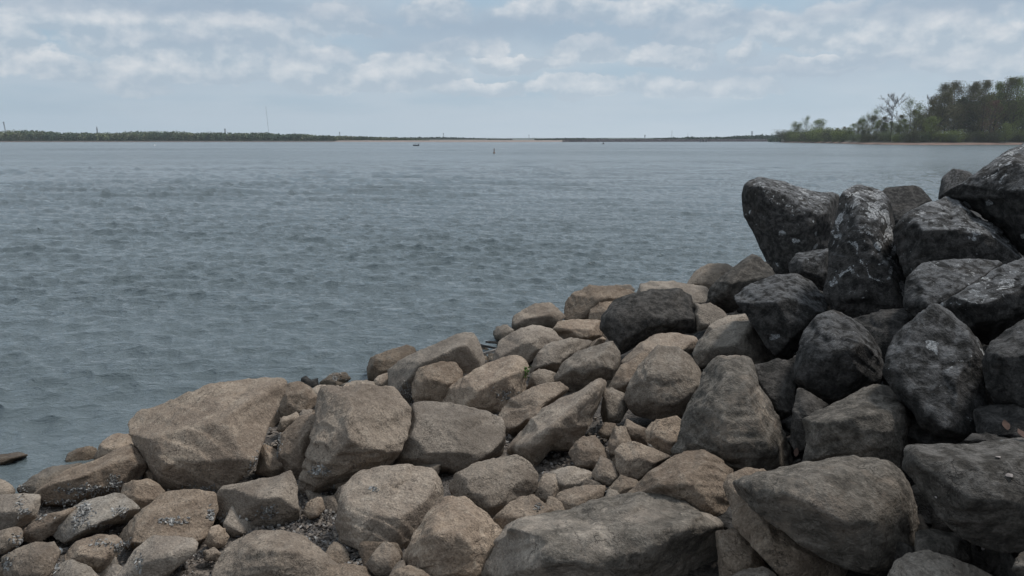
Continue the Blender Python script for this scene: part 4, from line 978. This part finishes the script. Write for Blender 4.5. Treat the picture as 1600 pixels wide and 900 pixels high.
def make_tree(seed, h=20.0, base=.2, spread=.36, leaves=4200, leaf=.42, levels=2, forks=1, ball=1.0, crownpow=.6, gap=.25):
    """(trunk mesh, crown mesh) of a tree h metres high on the origin: a leader with limbs from `base` of its height upwards, spread = crown radius / height"""
    r = random.Random(seed); segs, tips = [], []
    def limb(p, d, L, rad, lev):
        n = 4
        for i in range(n):
            d = (d + Vector((r.uniform(-1, 1), r.uniform(-1, 1), r.uniform(-.4, 1.0))) * .20).normalized()
            q = p + d * (L / n); r0, r1 = rad * (1 - .2 * i), rad * (1 - .2 * (i + 1))
            segs.append((p, q, r0, r1)); p = q
            if lev < levels:
                for _ in range(2 if i else 1):
                    sd_ = Vector((r.uniform(-1, 1), r.uniform(-1, 1), r.uniform(-.3, .9))).normalized()
                    limb(p, (d * .55 + sd_ * .8).normalized(), L * r.uniform(.30, .5), r1 * .55, lev + 1)
            if lev >= 1: tips.append(p.copy())
        tips.append(p.copy())
    for k_ in range(forks):
        p = Vector((r.uniform(-.4, .4), r.uniform(-.4, .4), 0)) * (forks - 1) + Vector((0, 0, -.5))
        d = (Vector((0, 0, 1)) + Vector((r.uniform(-1, 1), r.uniform(-1, 1), 0)) * (.5 if forks > 1 else .07)).normalized()
        hh = h * (r.uniform(.75, 1.0) if forks > 1 else .94); n = 14
        for i in range(n):
            d = (d + Vector((r.uniform(-1, 1), r.uniform(-1, 1), .5)) * .07).normalized()
            q = p + d * hh / n; t_ = (i + 1) / n; ra, rb = h * .013 * (1.05 - i / n), h * .013 * (1.05 - t_)
            segs.append((p, q, ra, rb)); p = q
            if t_ > base:
                u = (t_ - base) / (1 - base)
                prof = (math.sin(math.pi * min(max(u * .85 + .15, 0), 1)) ** crownpow)
                for _ in range(2 if forks > 1 else 3):
                    if r.random() < gap: continue
                    an = r.uniform(0, 6.28); up = .25 + .8 * u
                    limb(p, Vector((math.cos(an), math.sin(an), up)).normalized(), h * spread * prof * r.uniform(.6, 1.1), rb * .6, 1)
        tips.append(p.copy())
    V, Q = [], []
    for a, b, ra, rb in segs:
        if (b - a).length < 1e-4: continue
        d = (b - a).normalized(); s = d.orthogonal().normalized(); t_ = d.cross(s); o = len(V)
        for p, rr in ((a, ra), (b, rb)):
            for j in range(4):
                an = j * math.pi / 2; V.append(p + (s * math.cos(an) + t_ * math.sin(an)) * max(rr, .02))
        for j in range(4): Q.append((o + j, o + (j + 1) % 4, o + 4 + (j + 1) % 4, o + 4 + j))
    V = np.array([tuple(v) for v in V]); zs = (h / max(V[:, 2].max(), 1)); V[:, 2] *= zs
    tm = mesh_np('trunk', V, Q)
    q_ = np.random.default_rng(seed)
    tp = np.array([tuple(t_) for t_ in tips]); tp[:, 2] *= zs
    i = q_.integers(0, len(tp), leaves)
    dens = q_.uniform(.15, 1.0, len(tp)); i = i[q_.random(leaves) < dens[i]]; n = len(i)
    c = tp[i] + q_.normal(size=(n, 3)) * ball * .45
    c[:, 2] = np.clip(c[:, 2], .15, h * 1.02)
    a = q_.normal(size=(n, 3)); a /= np.linalg.norm(a, axis=1)[:, None]
    b = np.cross(a, q_.normal(size=(n, 3))); b /= np.linalg.norm(b, axis=1)[:, None]
    sz = leaf * q_.uniform(.5, 1.1, (n, 1))
    VV = np.stack((c - a * sz * .5, c + b * sz * .32, c + a * sz * .5, c - b * sz * .32), 1).reshape(-1, 3)
    cm = mesh_np('crown', VV, np.arange(4 * n).reshape(n, 4), smooth=False)
    return tm, cm
def twigs(seed, **kw):
    """a tree not yet in leaf: its crown is fine twigs"""
    tm, cm = make_tree(seed, leaves=10, gap=.35, **kw)
    q_ = np.random.default_rng(seed); v = np.empty(len(tm.vertices) * 3, np.float32); tm.vertices.foreach_get('co', v); v = v.reshape(-1, 3)
    v = v[v[:, 2] > v[:, 2].max() * .3]
    n = 2600; c = v[q_.integers(0, len(v), n)]
    d = q_.normal(size=(n, 3)) + (0, 0, .8); d /= np.linalg.norm(d, axis=1)[:, None]
    s = np.cross(d, q_.normal(size=(n, 3))); s /= np.linalg.norm(s, axis=1)[:, None]
    L = q_.uniform(.5, 1.6, (n, 1))
    V = np.stack((c - s * .04, c + s * .04, c + d * L), 1).reshape(-1, 3)
    return tm, mesh_np('crown', V, tris=np.arange(3 * n).reshape(n, 3), smooth=False)
KIND = {}
def kind(name, mat, sets):
    for tm, cm in sets: tm.materials.append(M_BARK); cm.materials.append(mat)
    KIND[name] = sets
kind('bare', F_TWIG, [twigs(3, base=.35, spread=.30), twigs(8, base=.3, spread=.34)])
kind('sparse', F_GREEN, [make_tree(12, base=.22, spread=.34, leaves=5200, leaf=.42, forks=2, ball=1.9, gap=.2), make_tree(13, base=.2, spread=.32, leaves=4800, leaf=.42, ball=1.9, gap=.2)])
kind('budding', F_BUD, [make_tree(k_, base=.15, spread=.26, leaves=14000, leaf=.36, ball=1.5) for k_ in (21, 22, 23)])
kind('dark', F_DARK, [make_tree(k_, base=.04, spread=.30, leaves=8000, leaf=.85, ball=2.3) for k_ in (31, 32)])
kind('green', F_GREEN, [make_tree(k_, base=.08, spread=.30, leaves=14000, leaf=.38, ball=1.5) for k_ in (41, 42)])
kind('red', F_RED, [make_tree(51, base=.08, spread=.28, leaves=4200, leaf=.45, ball=1.3, crownpow=.9)])
kind('bush', F_DARK, [make_tree(k_, base=.05, spread=.7, leaves=9000, leaf=1.2, ball=5.0, forks=4) for k_ in (61, 62)])
kind('palebush', F_PALE, [make_tree(71, base=.05, spread=.75, leaves=9000, leaf=1.1, ball=5.0, forks=4)])
kind('greenbush', F_GREEN, [make_tree(k_, base=.05, spread=.7, leaves=9000, leaf=1.2, ball=5.0, forks=4) for k_ in (81, 82)])
kind('clump', F_GREEN, [make_tree(k_, base=.10, spread=.32, leaves=9000, leaf=.55, ball=2.2, forks=4, gap=.2) for k_ in (91, 92)])
_rt = random.Random(9)
def plant(k_, px_, D, ytop, label, cat='tree', group=None, wide=1.0, name='tree'):
    tm, cm = KIND[k_][_rt.randrange(len(KIND[k_]))]
    zg = float(np.interp(D - np.interp(px_, [p[0] for p in PEN], [p[1] for p in PEN]), [0, 6, 14, 30, 80], [.1, .5, .8, 1.6, 2.4]))
    h = z_row(ytop, D) - zg
    t = thing(name, label, cat, (gx_at(px_, D), D, zg), group)
    s = h / 20.0; t.scale = (s * wide, s * wide, s); t.rotation_euler = (0, 0, _rt.uniform(0, 6.28))
    for nm, me in (('trunk', tm), ('crown', cm)): obj(nm, me, None, t)
    return t
WOOD = 'trees of the wood on the peninsula'
plant('clump', 1240, 560, 190, 'leaning open tree at the tip of the wooded point', wide=1.1)
plant('sparse', 1258, 552, 181, 'tallest thin tree in the clump at the tip of the wooded point', wide=.8)
plant('clump', 1277, 548, 186, 'fan shaped many stemmed tree right of the thin one on the wooded point', wide=1.3)
plant('green', 1306, 520, 200, 'small round green tree in the dip behind the point')
plant('budding', 1318, 500, 198, 'low brownish tree in the dip right of the small round green one', wide=1.2)
plant('green', 1332, 430, 193, 'round green tree at the left foot of the rising wood', wide=1.1)
plant('sparse', 1350, 392, 174, 'slender half leafed tree left of its near twin and the tall bare tree', wide=.75)
plant('sparse', 1370, 384, 169, 'slender half leafed tree just left of the tall bare tree', wide=.75)
plant('bare', 1391, 350, 146, 'tall bare tree standing above the slender trees', wide=.8)
plant('sparse', 1420, 346, 148, 'tall open tree in fresh green leaf beside the bare tree', wide=.8)
plant('bare', 1452, 372, 147, 'grey bare tree top showing behind the fresh green tree', wide=.8)
plant('green', 1454, 334, 182, 'bright young green tree in front of the dark wood', wide=1.5)
plant('red', 1545, 344, 158, 'reddish brown tree in front of the dark wood', wide=1.0)
plant('green', 1571, 338, 192, 'small yellow green tree right of the reddish brown one', wide=1.4)
for px_, yt, k_ in [(1474, 131, 'budding'), (1488, 128, 'budding'), (1503, 130, 'budding'), (1518, 133, 'budding'), (1533, 128, 'budding'), (1550, 129, 'green'), (1566, 124, 'budding'), (1582, 121, 'green'), (1600, 119, 'green'), (1622, 118, 'green'), (1645, 116, 'budding'), (1670, 114, 'green')]:
    plant(k_, px_, 358 + _rt.uniform(-8, 14), yt, {'budding': 'tall tree just coming into brownish bud in the tall part of the wood', 'green': 'tall dense green tree at the high end of the wood'}[k_], group=WOOD, wide=.85)
for px_, yt, k_ in [(1312, 203, 'dark'), (1326, 199, 'green'), (1340, 190, 'budding'), (1347, 186, 'green'), (1360, 181, 'budding'), (1368, 188, 'green'), (1380, 183, 'budding'), (1388, 190, 'green'), (1400, 180, 'budding'), (1410, 186, 'green'), (1428, 172, 'budding'), (1440, 168, 'budding'), (1458, 156, 'budding'), (1466, 144, 'budding')]:
    plant(k_, px_, float(np.interp(px_, [p[0] for p in PEN], [p[1] for p in PEN])) + 30 + _rt.uniform(0, 10), yt, {'budding': 'brownish budding tree filling the middle of the wood', 'green': 'lower green tree filling the middle of the wood', 'dark': 'lower green tree filling the middle of the wood'}[k_], group='trees in the middle of the wood', wide=1.25)
for j in range(34):
    px_ = 1338 + j * 9.6 + _rt.uniform(-4, 4)
    sky_y = np.interp(px_, [1330, 1350, 1400, 1445, 1470, 1500, 1600, 1700], [206, 196, 190, 180, 158, 152, 146, 138])
    plant('dark' if j % 3 else 'budding', px_, 366 + _rt.uniform(0, 50), sky_y + _rt.uniform(-3, 12), 'dark tree in the crowded interior of the wood on the peninsula', group='dark trees inside the wood on the peninsula', wide=1.0)
for j in range(26):
    px_ = 1334 + j * 13.5 + _rt.uniform(-5, 5)
    D = float(np.interp(px_, [p[0] for p in PEN], [p[1] for p in PEN])) + 13 + _rt.uniform(0, 8)
    k_ = ('bush', 'greenbush', 'bush', 'palebush')[_rt.randrange(4)]
    plant(k_, px_, D, np.interp(px_, [1334, 1400, 1480, 1700], [209, 206, 204, 203]) + _rt.uniform(-3, 4), {'bush': 'dark bush along the foot of the wood above the beach', 'greenbush': 'fresh green bush along the foot of the wood above the beach', 'palebush': 'pale flowering bush along the foot of the wood above the beach'}[k_], 'bush', 'bushes along the foot of the wood', 1.25, 'bush')
for j, px_ in enumerate((1229, 1241, 1254, 1266, 1279, 1292, 1304, 1316)):
    plant('greenbush' if j % 3 else 'bush', px_, float(np.interp(px_, [p[0] for p in PEN], [p[1] for p in PEN])) + 13, 203 + _rt.uniform(-4, 4), 'low thicket bush around the clump at the tip of the point', 'bush', 'bushes at the tip of the point', 1.6, 'bush')

# far woods that read as one mass
def woods(name, prof, D0, depth, mat_cols, step, leaf, seed, kinds=1, cnt=60):
    q_ = np.random.default_rng(seed)
    xs = [p[0] for p in prof]; VV = []
    for row_ in range(depth):
        D = D0(0) if not callable(D0) else None
        px_ = xs[0] + q_.uniform(0, 2)
        while px_ < xs[-1]:
            Dd = D0(px_) + row_ * 9 + q_.uniform(0, 8)
            yt = np.interp(px_, xs, [p[1] for p in prof]) + q_.uniform(-1.0, 1.6) + (1 if row_ else 1.5 * q_.random())
            h = max(z_row(yt, Dd) - .4, 1.2); rad = min(h * .34, 3.2)
            n = cnt
            d = q_.normal(size=(n, 3)); d /= np.linalg.norm(d, axis=1)[:, None]
            cpt = d * (q_.random((n, 1)) ** .4) * (rad, rad, h * .5) + (gx_at(px_, Dd), Dd, h * .52 + .3)
            VV.append((cpt, q_.normal(0, .4)))
            px_ += rad * step * FPX / Dd * q_.uniform(.7, 1.3)
    c = np.concatenate([v for v, _ in VV]); n = len(c)
    a = q_.normal(size=(n, 3)); a /= np.linalg.norm(a, axis=1)[:, None]
    b = np.cross(a, q_.normal(size=(n, 3))); b /= np.linalg.norm(b, axis=1)[:, None]
    sz = leaf * q_.uniform(.6, 1.1, (n, 1))
    V = np.stack((c - a * sz * .5, c + b * sz * .4, c + a * sz * .5, c - b * sz * .4), 1).reshape(-1, 3)
    obj(name, mesh_np(name, V, np.arange(4 * n).reshape(n, 4), smooth=False), mat_cols, kind='stuff')
def wood_material(name, cols, scale):
    """colour by tree: one hue per few metres of wood, broken by each leaf cluster"""
    m, t_, b = material(name)
    g = t_.add('ShaderNodeNewGeometry')
    n = t_.noise(g.outputs['Position'], scale, 3, .6)
    f = t_.m('ADD', t_.m('MULTIPLY', t_.m('SUBTRACT', n, .5), 2.2), t_.m('MULTIPLY', g.outputs['Random Per Island'], .5), clamp=True)
    cr = t_.add('ShaderNodeValToRGB'); t_.put(cr, 0, f); e = cr.color_ramp.elements
    e[0].color = rgb(*cols[0]); e[1].color = rgb(*cols[-1])
    for i in range(1, len(cols) - 1): e.new(i / (len(cols) - 1)).color = rgb(*cols[i])
    t_.put(b, 'Base Color', cr.outputs[0]); t_.put(b, 'Roughness', .85); t_.put(b, 'Specular IOR Level', .1)
    return m
WM1 = wood_material('far_leaves', [(.09, .13, .09), (.14, .18, .10), (.19, .18, .13), (.23, .28, .12), (.34, .33, .17)], .05)
WM2 = wood_material('farther_leaves', [(.05, .08, .055), (.065, .095, .06), (.09, .11, .065)], .04)
woods('far_woodland', [(-120, 204), (0, 204), (40, 202), (70, 204), (100, 206), (180, 207), (200, 205), (275, 204), (300, 206.5), (340, 206), (375, 207), (412, 206), (440, 209), (476, 208.5), (500, 211), (560, 213), (600, 214.5), (640, 216.5), (670, 219)], lambda p: np.interp(p, [-120, 0, 300, 600], [672, 686, 704, 712]), 4, WM1, .75, 1.4, 1, cnt=92)
woods('distant_treeline', [(560, 213), (600, 214), (650, 214.5), (700, 214), (725, 215), (760, 217), (800, 218)], lambda p: np.interp(p, [560, 800], [960, 1100]), 4, WM2, .8, 2.6, 2, cnt=20)
woods('distant_treeline', [(835, 217.5), (862, 216.8), (905, 215.6), (925, 216.5), (960, 217.5), (1015, 217), (1025, 215.5), (1032, 216.4), (1045, 214.6), (1052, 214), (1060, 215.6), (1074, 213.6), (1100, 214), (1130, 213.5), (1170, 211), (1180, 209.8), (1215, 210), (1240, 211), (1290, 211), (1330, 212)], lambda p: np.interp(p, [835, 1000, 1330], [900, 860, 820]), 4, WM2, .8, 2.4, 3, cnt=20)
woods('scrub', [(1201, 216), (1210, 214.5), (1222, 215)], lambda p: 640, 3, WM1, .8, 1.6, 6, cnt=50)

# ------------------------------------------------------------------ masts and towers beyond the trees
M_TOWER = simple('tower_steel', (.28, .295, .31), .6, .2)
def tower(name, label, cat, px_, ytop, ybase, D, wb, wt, head=None, lean=0.0):
    z0, z1 = 0.0, z_row(ytop, D); H = z1
    wb, wt = wb * .75, wt * .75
    t = thing(name, label, cat, (gx_at(px_, D), D, z0))
    bm = bmesh.new(); th = max(wb * .15, .09)
    cs = [(-1, -1), (1, -1), (1, 1), (-1, 1)]
    nseg = 9
    pt = lambda k_, i: Vector((cs[k_][0] * (wb + (wt - wb) * i / nseg) / 2 + lean * H * i / nseg, cs[k_][1] * (wb + (wt - wb) * i / nseg) / 2, H * i / nseg))
    for k_ in range(4):
        for i in range(nseg):
            bar(bm, pt(k_, i), pt(k_, i + 1), th); bar(bm, pt(k_, i), pt((k_ + 1) % 4, i + 1), th * .7)
    bm_obj('lattice', bm, M_TOWER, t)
    if head:
        for (w_, hh, off) in head:
            bm = bmesh.new(); bmesh.ops.create_cube(bm, size=1); bmesh.ops.scale(bm, vec=(w_, max(w_ * .4, .5), hh), verts=bm.verts)
            bmesh.ops.bevel(bm, geom=bm.edges[:], offset=min(w_, hh) * .15, affect='EDGES')
            bm_obj('antenna', bm, M_TOWER, t, loc=(lean * (H + off), 0, H + off))
    return t
tower('radio_mast', 'very tall thin guyed radio mast above the far woods', 'mast', 421, 166, 208, 1500, .55, .4, lean=-.055)
tower('tower', 'leaning lamp like pole with a small head at the far left', 'tower', 11.5, 191, 205, 800, 1.0, .7, [(1.6, .7, 0), (.9, 2.4, -2.6)], lean=-.10)
tower('pylon', 'pointed dark pylon top above the woods at the far left', 'pylon', 153, 198, 206, 900, 2.0, .5, [(1.5, 1.6, -3.0), (1.0, 1.6, -1.6)])
tower('tower', 'short dark tower stub above the far woods left of the radio mast', 'tower', 352.5, 202, 207, 850, 1.6, 1.2, [(1.5, 1.4, 0)])
tower('tower', 'small mast in the far trees right of the radio mast', 'tower', 531, 206.5, 212, 1000, 1.3, 1.0, [(1.2, 1.6, -.6)])
tower('tower', 'thin brown mast above the tree line behind the sand bank', 'tower', 693, 208, 214, 1250, 1.5, 1.2, [(1.3, 2.2, -1)])
tower('tower', 'lone small mast on the open horizon between the tree lines', 'tower', 826.5, 211, 217, 1400, 1.5, 1.2, [(1.4, 1.2, 0)])
tower('tower', 'double headed tower above the dam', 'tower', 1007.5, 211.5, 217, 1100, 1.3, 1.1, [(2.0, .9, 0), (1.7, .9, -1.9)])
tower('radio_mast', 'thin tall mast above the trees behind the dam', 'mast', 1049.5, 204, 214, 1300, 1.0, .7)
tower('radio_mast', 'shorter thin mast right of the tall one behind the dam', 'mast', 1074.5, 208.5, 214, 1300, .9, .6)
tower('tower', 'square headed tower on the hill near the wooded point', 'tower', 1174.5, 205.5, 211, 1200, 2.2, 2.2, [(3.2, .5, 0), (3.2, .4, -2.4)])

# ------------------------------------------------------------------ things standing in the lake
M_DARKHULL = simple('dark_hull', (.10, .10, .105), .5, .2)
M_BUOY = simple('buoy_paint', (.16, .085, .05), .5, .2)
M_WHITE = simple('white_paint', (.75, .76, .77), .4, .05)
def on_lake(px_, y): 
    D = CAM_H / ((y - HORIZON) / FPX) / 1.03
    return Vector((gx_at(px_, D), D, 0)), D / FPX
p, u = on_lake(650, 227.3)
t = thing('boat', 'small dark boat with a flat canopy far out on the lake', 'boat', p)
bm = bmesh.new(); L, B_ = 2.1, .45
st_ = [(-.5, .75, .42), (-.3, 1, .36), (.1, 1, .36), (.35, .65, .42), (.5, .06, .55)]
rings = [[bm.verts.new((a * L, s_ * b * B_, z)) for s_, z in ((-1, hh), (-.55, -.12), (.55, -.12), (1, hh))] for a, b, hh in st_]
for a, b in zip(rings, rings[1:]):
    for j in range(3): bm.faces.new((a[j], a[j + 1], b[j + 1], b[j]))
    bm.faces.new((a[0], b[0], b[3], a[3]))
bm.faces.new(rings[0]); bm.faces.new(rings[-1][::-1]); bm_obj('hull', bm, M_DARKHULL, t)
for a in (-.35, .75):
    for b in (-.32, .32):
        bm = bmesh.new(); bar(bm, (a, b, .3), (a, b, .78), .05); bm_obj('post', bm, M_DARKHULL, t)
bm = bmesh.new(); bmesh.ops.create_cube(bm, size=1); bmesh.ops.scale(bm, vec=(1.7, .8, .05), verts=bm.verts); bmesh.ops.bevel(bm, geom=bm.edges[:], offset=.03, affect='EDGES')
bm_obj('canopy', bm, M_BUOY, t, loc=(.5, 0, .80))
p, u = on_lake(772, 238.3)
t = thing('channel_buoy', 'slim brown channel buoy standing in the lake right of the boat', 'buoy', p)
bm = bmesh.new(); lathe(bm, [(.05, -.3), (.17, -.1), (.17, .12), (.08, .2)], 10); bm_obj('float', bm, M_BUOY, t)
bm = bmesh.new(); lathe(bm, [(.07, .19), (.06, .75), (.03, .8)], 8); bm_obj('pole', bm, M_BUOY, t)
p, u = on_lake(943, 224.6)
t = thing('cone_buoy', 'small dark cone buoy in the water before the dam', 'buoy', p)
bm = bmesh.new(); lathe(bm, [(.2, -.2), (.6, 0), (.55, .2), (.2, .3)], 10); bm_obj('float', bm, M_DARKHULL, t)
bm = bmesh.new(); lathe(bm, [(.3, .28), (.05, .85)], 10); bm_obj('cone', bm, M_DARKHULL, t)
p, u = on_lake(241, 226.8)
t = thing('mooring_buoy', 'tiny white mooring buoy off the far left shore', 'buoy', p)
bm = bmesh.new(); lathe(bm, [(.1, -.2), (.3, -.05), (.32, .1), (.12, .28)], 10); bm_obj('float', bm, M_WHITE, t)
bm = bmesh.new(); lathe(bm, [(.03, .27), (.03, .38)], 8); bm_obj('ring', bm, M_DARKHULL, t)
for px_, yt, lb in ((1094.5, 216.2, 'leftmost dark post standing in front of the dam'), (1099.3, 217.4, 'middle dark post of three in front of the dam'), (1103.6, 217.2, 'rightmost dark post of three in front of the dam')):
    D = 640; H = z_row(yt, D)
    bm = bmesh.new(); lathe(bm, [(.55, -.6), (.5, H - .1), (.35, H)], 10)
    bm_obj('mooring_post', bm, M_DARKHULL, None, loc=(gx_at(px_, D), D, 0), label=lb, category='post', group='mooring posts by the dam')

HAZE = .00014
# ------------------------------------------------------------------ air: thin haze over the lake
hm = bpy.data.materials.new('haze'); hm.use_nodes = True
ht = NT(hm.node_tree)
pv = ht.add('ShaderNodeVolumePrincipled'); ht.put(pv, 'Color', rgb(.86, .92, 1.0)); ht.put(pv, 'Density', HAZE); ht.put(pv, 'Anisotropy', .2)
ho = ht.add('ShaderNodeOutputMaterial'); hm.node_tree.links.new(pv.outputs[0], ho.inputs['Volume'])
bm = bmesh.new(); bmesh.ops.create_cube(bm, size=1); bmesh.ops.scale(bm, vec=(6200, 6200, 90), verts=bm.verts)
bm_obj('haze', bm, hm, loc=(0, 0, 41), kind='stuff')
